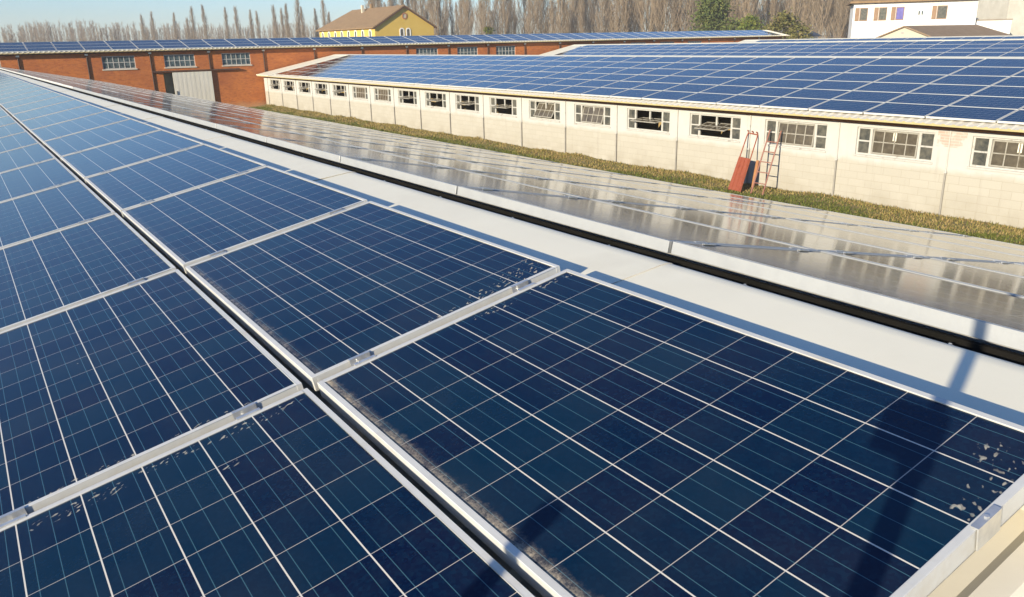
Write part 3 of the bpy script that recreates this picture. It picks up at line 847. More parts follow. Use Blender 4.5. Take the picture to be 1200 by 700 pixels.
for i, (M, fam, r_, c_) in enumerate(specs):
    # fitters never set them perfectly flush: tiny individual tilt
    J = Matrix.Translation((PL / 2, PW / 2, 0)) @ Matrix.Rotation(tilts.gauss(0, 0.0010), 4, 'X') @ Matrix.Rotation(tilts.gauss(0, 0.0010), 4, 'Y') @ Matrix.Translation((-PL / 2, -PW / 2, 0))
    M = M @ J
    if i in chosen:
        e = thing("solar_panel", panel_label(fam, r_, c_), "solar panel", group=GROUP[fam])
        e.matrix_basis = M
        f = bpy.data.objects.new("frame", FRAME_FAR if fam == 'far' else FRAME_ME); COL.objects.link(f); f.parent = e
        if fam == 'near' and (r_, c_) in HERO:
            me = GLASS_ME.copy(); me.materials[0] = HERO[(r_, c_)]
        else: me = GLASS_ME
        q = bpy.data.objects.new("cell_glass", me); COL.objects.link(q); q.parent = e
        near_enough = (M.translation - CAM).length < 15
        if near_enough:
            for me in (CL1, CL2):
                k = bpy.data.objects.new("clamp", me); COL.objects.link(k); k.parent = e
            if fam == 'near' and c_ == 0:
                for me in (EC1, EC2):
                    k = bpy.data.objects.new("clamp", me); COL.objects.link(k); k.parent = e
    else:
        frame_mb(rest, M, True); glass_mb(rest, M, 1)
kind(rest.build("solar_panel_field", [ALU, CELLS]), "stuff")

# mounting rails under the near arrays, seen only in the dark gaps
def rail_set(name, label, o, up, nn, y0, y1, rows):
    w = MB()
    for r_ in range(rows):
        for yy in (0.165, 0.805):
            p = o + up * (r_ * RP + yy)
            a, b_ = p - nn * 0.052, p - nn * 0.10
            s_ = up * 0.02
            for q in ((a - s_, a + s_, b_ + s_, b_ - s_),):
                A = lambda v_, y: (v_.x, y, v_.z)
                for k in range(4):
                    w.face((A(q[k], y0), A(q[(k + 1) % 4], y0), A(q[(k + 1) % 4], y1), A(q[k], y1)))
    return part(near, w, name, STEEL)
rail_set("mounting_rail", "", Vector((-0.957 * CS, 0, -0.957 * SN)) - UL * (5 * RP + 0.0185), UL, NL, -1.60, 58.5, 6)
rail_set("mounting_rail", "", top - UR * (PW + 5 * (PW + 0.011)), UR, NR, -1.66, 58.5, 6)

# ------------------------------------------------------------------ grass along the white wall
gr = MB(); rg_ = random.Random(3)
def blade(x, y, z, h, wd, lean, ang, tone):
    dx, dy = math.cos(ang), math.sin(ang)
    lx, ly = math.cos(ang + 1.3) * lean, math.sin(ang + 1.3) * lean
    i = len(gr.v)
    gr.v += [(x - dx * wd, y - dy * wd, z), (x + dx * wd, y + dy * wd, z), (x + dx * wd * .6 + lx * .45, y + dy * wd * .6 + ly * .45, z + h * .62), (x - dx * wd * .6 + lx * .45, y - dy * wd * .6 + ly * .45, z + h * .62), (x + lx, y + ly, z + h)]
    gr.f += [(i, i + 1, i + 2, i + 3), (i + 3, i + 2, i + 4)]; gr.mi += [0, 0]; gr.tone += [tone, tone]
n_b = 0
while n_b < 60000:
    y = 3.5 + 57 * rg_.random() ** 1.5
    x = 18.30 - 2.5 * rg_.random() ** 1.2
    d = (hsh(x * 1.4 + 3, y * 0.8) + hsh(x * 3.1, y * 2.3 + 1)) * 0.5
    if rg_.random() < 0.30 - 0.45 * d: continue
    straw = hsh(x * 0.8 + 9, y * 0.55 + 4)
    near_wall = (x - 17.3) / 1.0
    ps = 0.34 + 0.6 * straw + 0.30 * max(0, near_wall)
    patch = hsh(x * 0.55 + 2.0, y * 0.36 + 1.0) + 0.8 * hsh(x * 1.3, y * 1.05 + 7.0) + 0.9 * near_wall - 0.30
    ps = 0.92 if patch > 0.25 else (0.10 if patch < -0.15 else 0.5)
    tone = rg_.uniform(0.66, 1.0) if rg_.random() < ps else rg_.uniform(0.0, 0.6)
    h = rg_.uniform(0.02, 0.075) * (1.0 + 0.8 * max(0, d)) * (1 + 0.5 * max(0, near_wall) * (0.4 + max(0, hsh(x, y * 1.7))))
    if x > 17.75 and hsh(x * .5 + 5, y * 1.9) > 0.25: h *= 1.5; tone = rg_.uniform(0.62, 1.0)
    blade(x, y, verge_z(x, y) - 0.01, h, rg_.uniform(0.006, 0.014) * (1 + y / 60), h * rg_.uniform(0.2, 0.9), rg_.uniform(0, 6.28), tone); n_b += 1
kind(gr.build("grass", GRASS, tones=True), "stuff")

# ------------------------------------------------------------------ things leaning on the white wall
lad = thing("ladder", "faded red metal ladder leaning under a window of the white wall", "ladder", (17.2, 13.4, GROUND))
foot, topx, tz = 17.22, 18.30, -1.90
def lp(t, y): return Vector((foot + (topx - foot) * t, y, GROUND + 0.03 + (tz - GROUND - 0.03) * t))
for y0, y1 in ((12.86, 13.22), (13.28, 13.62)):
    w = MB(); w.tube([lp(0, y0), lp(1, y1)], 0.022, 8); part(lad, w, "side_rail", FADEDRED)
for t in (0.17, 0.34, 0.50, 0.66, 0.82):
    w = MB(); w.tube([lp(t, 12.86 + 0.36 * t), lp(t, 13.28 + 0.34 * t)], 0.015, 8); part(lad, w, "rung", FADEDRED)

gate = thing("metal_gate", "orange red corrugated gate with bare hooked frame, leaning on the white wall", "gate", (17.2, 13.9, GROUND))
G0, G1 = Vector((17.17, 14.10, GROUND + 0.05)), Vector((18.28, 14.44, -2.03))
ux = (Vector((17.12, 13.62, GROUND + 0.05)) - G0); ux2 = Vector((18.28, 14.06, -2.06)) - G1
def gp(s_, t): return (G0 + ux * s_).lerp(G1 + ux2 * s_, t)
nrm = (gp(1, 0) - gp(0, 0)).cross(gp(0, 1) - gp(0, 0)).normalized()
if nrm.x > 0: nrm = -nrm
w = MB()
n_c = 24
ptsA = []
for k in range(n_c + 1):
    s_ = k / n_c
    ph = (s_ * 3) % 1.0
    dd = 0.028 if ph > 0.12 else 0.0
    ptsA.append((s_, dd))
for (s0, d0), (s1, d1) in zip(ptsA, ptsA[1:]):
    a, b_, c0, d_ = gp(s0, 0) + nrm * d0, gp(s1, 0) + nrm * d1, gp(s1, .56) + nrm * d1, gp(s0, .56) + nrm * d0
    w.face((a, b_, c0, d_)); w.face([q - nrm * 0.012 for q in (d_, c0, b_, a)])
    w.face((d_, c0, c0 - nrm * .012, d_ - nrm * .012))
part(gate, w, "corrugated_sheet", REDPAINT)
w = MB(); w.tube([gp(0, 0) - nrm * .03, gp(0, .95) - nrm * .03, gp(0.04, 1.0) - nrm * .03], 0.018, 8)
w.tube([gp(1, 0) - nrm * .03, gp(1, .95) - nrm * .03, gp(.96, 1.0) - nrm * .03], 0.018, 8)
w.tube([gp(0.04, 1.0) - nrm * .03, gp(.96, 1.0) - nrm * .03], 0.016, 8)
w.tube([gp(0, .57) - nrm * .03, gp(1, .57) - nrm * .03], 0.014, 8)
part(gate, w, "tube_frame", REDPAINT)
for s_ in (0.06, 0.5, 0.94):
    w = MB(); p = gp(s_, 1.0) - nrm * .03
    w.tube([p, p + Vector((0, 0, .05)), p + Vector((-.04, 0, .085)), p + Vector((-.06, 0, .06))], 0.015, 8); part(gate, w, "hook", REDPAINT)
w = MB(); w.box((-0.02, -0.045, 0), (0.02, 0.045, 0.85), 0, Matrix.Translation((17.98, 13.86, GROUND + 0.02)) @ Matrix.Rotation(R(16), 4, 'Y') @ Matrix.Rotation(R(-4), 4, 'X'))
o = w.build("wooden_board", mottled("orange_board", (0.32, 0.14, 0.06), (0.37, 0.19, 0.09), 8, 0.8)); bevel(o, 0.004)
tag(o, "short orange board propped on the white wall between gate and ladder", "board")

# a dry leaf on the cap
lf = MB()
lf.face([(0.105 + a, -1.425 + b_, -0.0645 + c_) for a, b_, c_ in ((-.022, 0, 0.001), (-.008, .012, 0.006), (.014, .010, .009), (.026, 0, .005), (.012, -.012, .008), (-.01, -.011, .004))])
lf.tube([(0.083, -1.425, -0.064), (0.055, -1.415, -0.060)], 0.001, 5)
tag(lf.build("dry_leaf", mottled("dry_leaf", (0.30, 0.17, 0.07), (0.40, 0.26, 0.13), 60, 0.8)), "small dry brown leaf lying on the cream ridge cap", "leaf")

# telescopic pole and post standing on the roof behind the camera: they cast the two shadows on the panels
def roof_z(x): return -abs(0.307 - x) * math.tan(SLOPE) - 0.06
mast = thing("telescopic_pole", "grey telescopic pole with a clamp standing on the foreground roof", "pole", (-2.10, -2.135, roof_z(-2.1)))
w = MB(); w.tube([(-2.10, -2.135, roof_z(-2.1)), (-2.10, -2.135, 0.53)], 0.024, 14); part(mast, w, "lower_tube", GREYPIPE)
w = MB(); w.tube([(-2.10, -2.135, 0.53), (-2.10, -2.135, 1.75)], 0.019, 14); part(mast, w, "upper_tube", GREYPIPE)
w = MB(); w.tube([(-2.10, -2.135, 0.50), (-2.10, -2.135, 0.60)], 0.034, 14); w.box((-2.13, -2.11, 0.515), (-2.075, -2.04, 0.600)); part(mast, w, "clamp", DARKPAINT)
w = MB(); w.tube([(-2.10, -2.135, roof_z(-2.1) - 0.02), (-2.10, -2.135, roof_z(-2.1) + 0.02)], 0.12, 18); part(mast, w, "foot_plate", DARKPAINT)
post = thing("guard_post", "short grey post standing on the foreground roof at the end of the panels", "post", (-2.94, -1.765, roof_z(-2.94)))
w = MB(); w.tube([(-2.94, -1.765, roof_z(-2.94)), (-2.94, -1.765, 0.44), ], 0.024, 12); part(post, w, "tube", GREYPIPE)
w = MB(); w.tube([(-2.94, -1.765, 0.44), (-2.94, -1.765, 0.47)], 0.03, 12); part(post, w, "end_cap", DARKPAINT)
w = MB(); w.tube([(-2.94, -1.765, roof_z(-2.94) - 0.02), (-2.94, -1.765, roof_z(-2.94) + 0.015)], 0.09, 16); part(post, w, "foot_plate", DARKPAINT)

# ------------------------------------------------------------------ houses beyond
def T_house(mb_pts, root): pass
yh = thing("house", "yellow house with a brown hipped gable roof and arched windows behind the brick building", "house", (50.6, 110, GROUND))
x0, x1, y0, y1, ze, za = 50.63, 60.30, 110.0, 131.5, 3.20, 6.00
xm = (x0 + x1) / 2
w = MB()
w.face(((x0, y0, GROUND), (x1, y0, GROUND), (x1, y0, ze), (xm, y0, za - .12), (x0, y0, ze)))
w.face(((x1, y1, GROUND), (x0, y1, GROUND), (x0, y1, ze), (x1, y1, ze)))
w.face(((x0, y1, GROUND), (x0, y0, GROUND), (x0, y0, ze), (x0, y1, ze))); w.face(((x1, y0, GROUND), (x1, y1, GROUND), (x1, y1, ze), (x1, y0, ze)))
part(yh, w, "wall", YELLOWW)
w = MB(); ov = 0.45; dzv = ov * (za - ze) / (xm - x0)
def slab(mb, pts, th=0.16):
    pts = [Vector(p) for p in pts]; nn = (pts[1] - pts[0]).cross(pts[2] - pts[0]).normalized()
    if nn.z < 0: pts = pts[::-1]; nn = -nn
    lo = [p - Vector((0, 0, th)) for p in pts]
    mb.face(pts); mb.face(lo[::-1])
    for k in range(len(pts)): mb.face((lo[k], lo[(k + 1) % len(pts)], pts[(k + 1) % len(pts)], pts[k]))
yr = y1 - 3.0
slab(w, ((x0 - ov, y0 - .3, ze - dzv + .1), (x0 - ov, y1 + ov, ze - dzv + .1), (xm, yr, za + .1), (xm, y0 - .3, za + .1)))
slab(w, ((xm, y0 - .3, za + .1), (xm, yr, za + .1), (x1 + ov, y1 + ov, ze - dzv + .1), (x1 + ov, y0 - .3, ze - dzv + .1)))
slab(w, ((x0 - ov, y1 + ov, ze - dzv + .1), (x1 + ov, y1 + ov, ze - dzv + .1), (xm, yr, za + .1)))
roof = part(yh, w, "roof", TILE); roof["_w"] = tuple(yh.location)
w = MB(); w.box((xm - 1.2, 122, za - 0.6), (xm - .8, 122.4, za + 0.55)); part(roof, w, "chimney", CREAMW)
w = MB(); w.box((xm - .1, 121, za + 0.05), (xm + .3, 121.5, za + 0.75)); part(roof, w, "chimney", TILE)
w = MB(); e = 0.14
for sx in (-1, 1):
    xa = xm + sx * (xm - x0 + ov)
    a, b_ = Vector((xa, y0 - .32, ze - dzv - .05)), Vector((xm, y0 - .32, za - .05))
    w.face((a, b_, b_ + Vector((0, 0, -.2)), a + Vector((0, 0, -.2)))); w.face((a + Vector((0, .2, -.2)), b_ + Vector((0, .2, -.2)), b_ + Vector((0, 0, -.2)), a + Vector((0, 0, -.2))))
part(yh, w, "barge_board", RUSTBROWN)
def arch_window(root, o, ax, out, wd, h, mat_f, mat_p):
    """arched window surround with dark pane, o = bottom centre on the wall, ax = along the wall, out = outward"""
    up = Vector((0, 0, 1)); r = wd / 2
    outer = [(-r, 0), (r, 0), (r, h - r)] + [(r * math.cos(t), h - r + r * math.sin(t)) for t in [math.pi * k / 8 for k in range(1, 8)]] + [(-r, h - r)]
    ri = r - 0.16
    inner = [(-ri, .14), (ri, .14), (ri, h - r)] + [(ri * math.cos(t), h - r + ri * math.sin(t)) for t in [math.pi * k / 8 for k in range(1, 8)]] + [(-ri, h - r)]
    P3 = lambda q, d: o + ax * q[0] + up * q[1] + out * d
    w = MB(); nq = len(outer)
    for k in range(nq):
        k2 = (k + 1) % nq
        w.face((P3(outer[k], .06), P3(outer[k2], .06), P3(inner[k2], .06), P3(inner[k], .06)))
        w.face((P3(outer[k], 0), P3(outer[k2], 0), P3(outer[k2], .06), P3(outer[k], .06))); w.face((P3(inner[k], .06), P3(inner[k2], .06), P3(inner[k2], 0.01), P3(inner[k], 0.01)))
    f = part(root, w, "window", mat_f); f["_w"] = tuple(root.location)
    w = MB(); w.face([P3(q, 0.012) for q in inner]); part(f, w, "pane", mat_p)
for k in range(8):
    arch_window(yh, Vector((x0, 111.6 + 2.62 * k, 1.15)), Vector((0, -1, 0)), Vector((-1, 0, 0)), 0.95, 1.65, WHITEW, PANE)
for xx in (54.95, 56.0): arch_window(yh, Vector((xx, y0, 1.2)), Vector((1, 0, 0)), Vector((0, -1, 0)), 0.80, 1.72, WHITEW, PANE)
w = MB(); oc = Vector((xm + .05, y0, 4.55))
for k in range(16):
    t0, t1 = 2 * math.pi * k / 16, 2 * math.pi * (k + 1) / 16
    P4 = lambda r, t, d: (oc.x + r * math.cos(t), y0 - d, oc.z + r * 1.15 * math.sin(t))
    w.face((P4(.42, t0, .06), P4(.42, t1, .06), P4(.27, t1, .06), P4(.27, t0, .06))); w.face((P4(.42, t0, 0), P4(.42, t1, 0), P4(.42, t1, .06), P4(.42, t0, .06)))
rw_ = part(yh, w, "round_window", BRICKTRIM); rw_["_w"] = tuple(yh.location)
w = MB(); w.face([P4(.27, 2 * math.pi * k / 16, .012) for k in range(16)]); part(rw_, w, "pane", CREAMW)

# white house on the right, facing the camera at an angle
A, B = Vector((93.0, 61.58, 0)), Vector((101.2, 50.65, 0))
ax = (B - A).normalized(); out = Vector((ax.y, -ax.x, 0)); out = out if out.dot(CAM - A) > 0 else -out
wh = thing("house", "white two storey house with brown shutters, its roof cut by the top of the photo", "house", (A.x, A.y, GROUND))
LW = (B - A).length
def q3(s_, d, z): return A + ax * s_ - out * d + Vector((0, 0, z))
def prism(mb, s0, s1, d0, d1, z0, z1):
    lo = [q3(s0, d0, z0), q3(s1, d0, z0), q3(s1, d1, z0), q3(s0, d1, z0)]; hi = [p + Vector((0, 0, z1 - z0)) for p in lo]
    mb.face(hi); mb.face(lo[::-1])
    for k in range(4): mb.face((lo[k], lo[(k + 1) % 4], hi[(k + 1) % 4], hi[k]))
w = MB(); prism(w, 0, LW, 0, 8, GROUND, 4.54); prism(w, LW + .002, LW + 4.0, 1.0, 7, GROUND, 1.9); part(wh, w, "wall", WHITEW)
w = MB()
for pts in (((-.5, -.6, 4.50), (LW + .5, -.6, 4.50), (LW - 3, 4, 6.2), (3, 4, 6.2)), ((LW + .5, 8.6, 4.50), (-.5, 8.6, 4.50), (3, 4, 6.2), (LW - 3, 4, 6.2)), ((-.5, 8.6, 4.50), (-.5, -.6, 4.50), (3, 4, 6.2)), ((LW + .5, -.6, 4.50), (LW + .5, 8.6, 4.50), (LW - 3, 4, 6.2))):
    slab(w, [q3(*p) for p in pts], 0.22)
part(wh, w, "roof", TILE)
w = MB(); prism(w, LW + 0.003, LW + 4.1, 0.9, 7.1, 1.905, 2.06); part(wh, w, "annex_roof", GREYROOF)
for s_, wd, blue in ((0.75, 0.75, 0), (3.05, 0.75, 0), (5.1, 0.75, 1), (10.0, 0.95, 0)):
    s_ = s_ * LW / 14.5 * 1.0 + 0.5
    w = MB(); prism(w, s_ - wd / 2 - .08, s_ + wd / 2 + .08, -0.05, 0.0, 2.2, 3.75)
    f = part(wh, w, "window", SHUTTER); f["_w"] = tuple(wh.location)
    w = MB(); prism(w, s_ - wd / 2, s_ + wd / 2, -0.06, -0.052, 2.3, 3.65); part(f, w, "pane", BLUECLOTH if blue else PANE)
    w = MB(); prism(w, s_ - wd / 2 - .62, s_ - wd / 2 - .14, -0.07, -0.001, 2.2, 3.75); part(f, w, "shutter", SHUTTER)
w = MB()
for s_ in (7.35, 7.70): prism(w, s_, s_ + .16, -0.03, -.001, 2.75, 3.2)
part(wh, w, "vent_window", PANEBLUE)

# low brown-roofed house before it
lo_ = thing("house", "low cream house with a brown tiled roof in front of the white house", "house", (86.0, 50.3, GROUND))
Xg, Yr, hw, za, ze, Xe = 86.0, 50.3, 4.45, 1.45, -0.15, 101.0
w = MB()
w.face(((Xg, Yr + hw, GROUND), (Xg, Yr - hw, GROUND), (Xg, Yr - hw, ze), (Xg, Yr, za - .1), (Xg, Yr + hw, ze)))
w.face(((Xg, Yr - hw, GROUND), (Xe + 1.4, Yr - hw, GROUND), (Xe + 1.4, Yr - hw, ze), (Xg, Yr - hw, ze)))
w.face(((Xe + 1.4, Yr + hw, GROUND), (Xg, Yr + hw, GROUND), (Xg, Yr + hw, ze), (Xe + 1.4, Yr + hw, ze)))
w.face(((Xe + 1.4, Yr - hw, GROUND), (Xe + 1.4, Yr + hw, GROUND), (Xe + 1.4, Yr + hw, ze), (Xe + 1.4, Yr - hw, ze)))
part(lo_, w, "wall", CREAMW)
w = MB(); o1 = .35; dz1 = o1 * (za - ze) / hw
slab(w, ((Xg - .3, Yr - hw - o1, ze - dz1), (Xe + 2.0, Yr - hw - o1, ze - dz1), (Xe, Yr, za), (Xg - .3, Yr, za)), .13)
slab(w, ((Xg - .3, Yr + hw + o1, ze - dz1), (Xg - .3, Yr, za), (Xe, Yr, za), (Xe + 2.0, Yr + hw + o1, ze - dz1)), .13)
slab(w, ((Xe + 2.0, Yr - hw - o1, ze - dz1), (Xe + 2.0, Yr + hw + o1, ze - dz1), (Xe, Yr, za)), .13)
part(lo_, w, "roof", TILE2)
w = MB(); w.box((Xg - .03, Yr + .1, .62), (Xg - .001, Yr + .45, .80)); w.box((Xg - .03, Yr - 1.5, -.20), (Xg - .001, Yr - .6, .05)); part(lo_, w, "vent_window", GREYPIPE)

# grey barn at the far right edge
A, B = Vector((112.0, 52.3, 0)), Vector((119.0, 48.0, 0))
ax = (B - A).normalized(); out = Vector((ax.y, -ax.x, 0)); out = out if out.dot(CAM - A) > 0 else -out
bn = thing("barn", "grey concrete barn with a dull roof at the top right, behind the white house", "barn", (A.x, A.y, GROUND))
LW = (B - A).length
w = MB(); prism(w, 0, LW * .55, 0, 7, GROUND, 6.6); part(bn, w, "wall", CONCRETE)
w = MB(); slab(w, [q3(*p) for p in ((LW * .55 + .01, -.5, 3.2), (LW + 14, -.5, 3.2), (LW + 14, 9, 9.0), (LW * .55 + .01, 9, 9.0))], .2); part(bn, w, "roof", GREYROOF)
w = MB(); prism(w, LW * .56, LW + 13, .3, 8, GROUND, 2.9); part(bn, w, "side_wall", CONCRETE)

# small white hut between trees and white house
hut = thing("hut", "small white hut at the foot of the bare trees, left of the white house", "hut", (90.5, 66.5, GROUND))
w = MB(); w.box((90.5, 66.5, GROUND), (93.2, 69.0, 0.55)); part(hut, w, "wall", WHITEW)
w = MB(); slab(w, ((90.2, 66.2, .6), (93.5, 66.2, .6), (93.5, 67.8, 1.2), (90.2, 67.8, 1.2)), .1); slab(w, ((90.2, 69.3, .6), (93.5, 69.3, .6), (93.5, 67.8, 1.2), (90.2, 67.8, 1.2)), .1); part(hut, w, "roof", DARKPAINT)

# ------------------------------------------------------------------ trees
def poplar_mesh(seed, H=17.0, spread=0.16, n_br=46, sub=9, thin=1.0):
    rr = random.Random(seed)
    tr = MB()
    lean = (rr.uniform(-.3, .3), rr.uniform(-.3, .3))
    def axis(t): return Vector((lean[0] * t * t + 0.12 * math.sin(t * 5 + seed), lean[1] * t * t + 0.12 * math.cos(t * 4 + seed), H * t))
    tr.tube([axis(k / 8) for k in range(9)], [0.13 * (1 - k / 8) ** 0.9 + 0.010 for k in range(9)], 6)
    cr = MB()
    for k in range(n_br):
        t = 0.14 + 0.82 * (k + rr.random()) / n_br
        p = axis(t); az_ = rr.uniform(0, 6.283)
        env = spread * H * (0.35 + 0.65 * math.sin(math.pi * min(1, t * 1.05)) ** 0.7) * (1.08 - (0.75 if spread > .12 else 0.5) * t)
        L = env * rr.uniform(1.4, 2.4)
        steep = rr.uniform(0.30, 0.55) if spread > .12 else rr.uniform(0.14, 0.34)
        d = Vector((math.cos(az_) * steep, math.sin(az_) * steep, 1)).normalized()
        mid = p + d * L * .5 + Vector((math.cos(az_), math.sin(az_), 0)) * L * .06
        end = p + d * L + Vector((0, 0, L * .12))
        r0 = 0.034 * (1.1 - t) + 0.014
        cr.tube([p, mid, end], [r0, r0 * .65, r0 * .3], 3, tone=rr.uniform(.25, .8), cap=False)
        for j in range(sub):
            q = rr.uniform(.25, 1.0)
            b0 = p.lerp(mid, q * 2) if q < .5 else mid.lerp(end, q * 2 - 1)
            a2 = rr.uniform(0, 6.283); s2 = rr.uniform(.25, .7)
            d2 = Vector((math.cos(a2) * s2, math.sin(a2) * s2, 1)).normalized() * rr.uniform(.35, 1.0) * (0.5 + 0.35 * L)
            cr.tube([b0, b0 + d2], [0.024 * thin, 0.012 * thin], 3, tone=rr.uniform(.1, 1), cap=False)
    return tr.mesh("trunk", BARK), cr.mesh("crown", TWIG, tones=True)
VAR = [poplar_mesh(s, 17, sp, nb, sb) for s, sp, nb, sb in ((1, .12, 64, 15), (2, .15, 66, 16), (3, .20, 66, 17), (4, .24, 70, 17), (5, .10, 62, 16))]
def place(vi, x, y, h, rz, label, group, name="poplar_tree"):
    e = thing(name, label, "tree", (x, y, GROUND - .05), group, rz)
    s_ = h / 17.0; e.scale = (s_, s_, s_)
    for me in VAR[vi]:
        o = bpy.data.objects.new(me.name, me); COL.objects.link(o); o.parent = e
rt = random.Random(21)
def az_pt(px, dist):
    """a point at the azimuth of photo column px, dist metres away"""
    a = R(34.177) + math.atan((px - 600) / 989.0)
    return CAM.x + math.sin(a) * dist, CAM.y + math.cos(a) * dist
GB = "bare trees in the belt behind the sheds"
for k in range(96):                                       # the belt on the right
    px = 545 + 455 * ((k + rt.random()) / 96) ** 0.82
    x, y = az_pt(px, rt.uniform(150, 235))
    place(rt.choice((0, 1, 1, 2, 2, 3)), x, y, rt.uniform(11.5, 18.5), rt.uniform(0, 6.28), "bare leafless tree in the dense belt right of the yellow house", GB)
for k in range(24):                                       # behind the yellow house
    x, y = az_pt(432 + 120 * (k + rt.random()) / 24, rt.uniform(190, 260))
    place(rt.choice((0, 0, 1, 4, 4)), x, y, rt.uniform(14.5, 21), rt.uniform(0, 6.28), "tall bare poplar rising behind the yellow house roof", "bare poplars behind the yellow house")
for k, (px, d, h) in enumerate([(171, 330, 19.5), (182, 330, 21), (208, 320, 20), (228, 300, 21), (242, 300, 22), (268, 290, 20.5), (280, 300, 21), (297, 300, 20), (304, 290, 19), (325, 275, 20), (333, 270, 19), (339, 260, 20), (351, 250, 21.5), (356, 260, 19), (372, 255, 18), (383, 250, 20.5), (388, 260, 17), (415, 250, 16), (222, 330, 18)]):
    x, y = az_pt(px, d)
    place(4 if k % 3 else 0, x, y, h * 0.80, k * 1.3, "slender bare poplar left of the yellow house, standing out against the sky", "slender poplars against the sky")

# the far wood, one mass of thin bare trees
wd = MB(); rw2 = random.Random(33)
def thin_tree(x, y, h, sp):
    zb = GROUND
    wd.tube([(x, y, zb), (x + rw2.uniform(-.3, .3), y, zb + h)], [0.085, 0.02], 3, tone=rw2.uniform(.2, .7), cap=False)
    for j in range(34):
        t = rw2.uniform(.25, .97); L = h * rw2.uniform(.10, .24) * (1.15 - .6 * t); a = rw2.uniform(0, 6.28); st = rw2.uniform(.2, .6) * sp
        p = Vector((x, y, zb + h * t)); d = Vector((math.cos(a) * st, math.sin(a) * st, 1)).normalized()
        tn = rw2.uniform(0.0, .9)
        wd.tube([p, p + d * L], [0.05, 0.022], 3, tone=tn, cap=False)
        for q in range(2):
            a2 = rw2.uniform(0, 6.28)
            d2 = Vector((math.cos(a2) * .5, math.sin(a2) * .5, .9)).normalized()
            p2 = p + d * L * rw2.uniform(.3, .9); wd.tube([p2, p2 + d2 * L * .5], [0.03, 0.018], 3, tone=tn, cap=False)
for k in range(760):
    px = rw2.uniform(-160, 470); d = rw2.uniform(370, 520)
    x, y = az_pt(px, d)
    top_ = 14.9 + 0.9 * math.sin(px * .013 + 1.0) + rw2.uniform(-3.2, 0.6) - max(0.0, min(3.0, (40 - px) * 0.05))
    thin_tree(x, y, top_ * d / 430, 1.0)
for k in range(190):
    px = 430 + 830 * rw2.random() ** 0.8; d = rw2.uniform(240, 340)
    x, y = az_pt(px, d)
    thin_tree(x, y, rw2.uniform(9, 17), 1.0)
kind(wd.build("distant_woodland", TWIG, tones=True), "stuff")
# brown brushwood at the feet of the trees
bw_ = MB()
for k in range(5200):
    if rw2.random() < .5:
        px = rw2.uniform(60, 420); d = rw2.uniform(230, 330); hmax = 8.6 * d / 280
    else:
        px = rw2.uniform(540, 1010); d = rw2.uniform(140, 200); hmax = 5.5
    n0 = .5 + .5 * math.sin(px * .09) * math.sin(px * .031 + 2)
    x, y = az_pt(px, d); h = hmax * (.45 + .55 * n0) * rw2.uniform(.5, 1)
    a = rw2.uniform(0, 6.28); st = rw2.uniform(.1, .45)
    p = Vector((x, y, GROUND + h * rw2.uniform(0.2, .6))); e = p + Vector((math.cos(a) * st, math.sin(a) * st, 1)).normalized() * h * .55
    bw_.tube([p, e], [0.09, 0.02], 3, tone=rw2.random(), cap=False)
kind(bw_.build("undergrowth", BRUSHW, tones=True), "stuff")

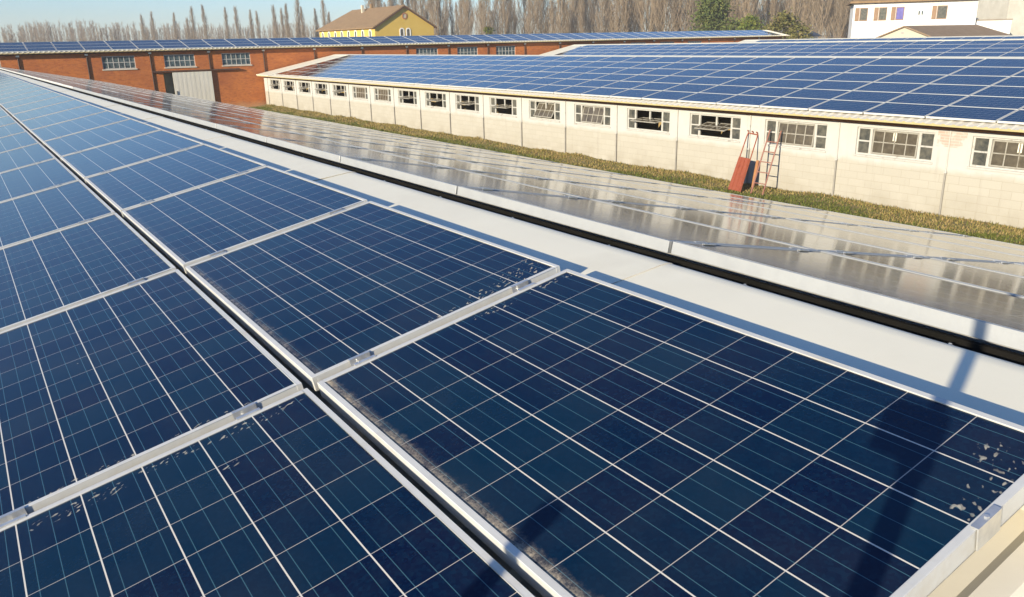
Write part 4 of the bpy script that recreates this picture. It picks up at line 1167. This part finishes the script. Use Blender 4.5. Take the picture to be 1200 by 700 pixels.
def leafy(name, label, cat, x, y, H, Rr, shape, mat, n_cl, n_lf, seed, ls=0.28, group=None):
    rr = random.Random(seed)
    root = thing(name, label, cat, (x, y, GROUND), group)
    t = MB(); t.tube([(x, y, GROUND - .1), (x + .1, y, GROUND + H * .5), (x, y, GROUND + H * .92)], [0.05 * Rr + .08, 0.03 * Rr + .05, 0.03], 7); part(root, t, "trunk", BARK)
    cr = MB()
    for k in range(n_cl):
        u = rr.random() ** 0.85
        if shape == 'cone': rad = Rr * (1 - u) ** 0.75 + .15; z = GROUND + H * (.06 + .92 * u)
        else: rad = Rr * math.sqrt(max(0.02, 1 - (2 * u - .9) ** 2)); z = GROUND + H * (.06 + .9 * u)
        a = rr.uniform(0, 6.283); q = rad * rr.uniform(.35, 1.08)
        cx, cy = x + q * math.cos(a), y + q * math.sin(a)
        cs = rr.uniform(.35, .8) * (.3 + Rr * .16)
        tone0 = rr.random()
        for j in range(n_lf):
            p = Vector((cx + rr.gauss(0, cs), cy + rr.gauss(0, cs), z + rr.gauss(0, cs * .55) - .15 * (q / Rr)))
            a1 = Vector((rr.gauss(0, 1), rr.gauss(0, 1), rr.gauss(0, .6))).normalized() * ls * rr.uniform(.5, 1.1)
            a2 = a1.cross(Vector((rr.gauss(0, 1), rr.gauss(0, 1), rr.gauss(0, 1)))).normalized() * ls * rr.uniform(.25, .5)
            cr.face((p - a1, p + a2, p + a1, p - a2), tone=min(1, max(0, tone0 * .7 + rr.uniform(-.1, .4))))
    part(root, cr, "crown", mat, tones=True)
x, y = az_pt(835, 128); leafy("conifer_tree", "dense dark green conifer above the brick building's roof", "tree", x, y, 11.0, 4.6, 'cone', NEEDLES, 340, 34, 1)
x, y = az_pt(816, 131); leafy("conifer_tree", "small grey green conifer at the left foot of the big conifer", "tree", x, y, 5.2, 1.7, 'cone', NEEDLES, 60, 30, 5)
x, y = az_pt(877, 124); leafy("bush", "bright yellow green bush right of the conifer", "bush", x, y, 7.3, 2.6, 'round', SHRUBL, 130, 34, 2, .24)
x, y = az_pt(862, 128); leafy("bush", "low green bush between the conifer and the yellow green bush", "bush", x, y, 7.0, 1.8, 'round', NEEDLES, 60, 30, 9, .24)
x, y = az_pt(918, 108); leafy("hedge_tree", "loose olive green tree at the right end of the brick building", "tree", x, y, 7.0, 3.0, 'round', OLIVEL, 130, 28, 3, .26)
x, y = az_pt(936, 100); leafy("hedge_tree", "lower brown green tree beside the farthest shed's roof corner", "tree", x, y, 4.6, 1.7, 'round', OLIVEL, 60, 28, 4, .24)
x, y = az_pt(572, 150); leafy("bush", "small dark green bush right of the yellow house", "bush", x, y, 7.0, 1.5, 'round', SHRUBL, 50, 26, 6, .26)

# ------------------------------------------------------------------ thin winter haze: real air round everything
hz = MB(); hz.box((-260, -120, GROUND - 1.2), (620, 760, 24.0))
ho = hz.build("haze", [])
hm = bpy.data.materials.new("winter_air"); hm.use_nodes = True
hnt = hm.node_tree; hnt.nodes.remove(hnt.nodes["Principled BSDF"])
pv = hnt.nodes.new("ShaderNodeVolumePrincipled")
pv.inputs["Color"].default_value = (0.92, 0.92, 0.93, 1)
pv.inputs["Density"].default_value = 0.0006
pv.inputs["Anisotropy"].default_value = 0.0
hnt.links.new(pv.outputs[0], hnt.nodes["Material Output"].inputs["Volume"])
ho.data.materials.append(hm)
kind(ho, "stuff")

for o in list(bpy.data.objects):
    if "_w" in o: del o["_w"]
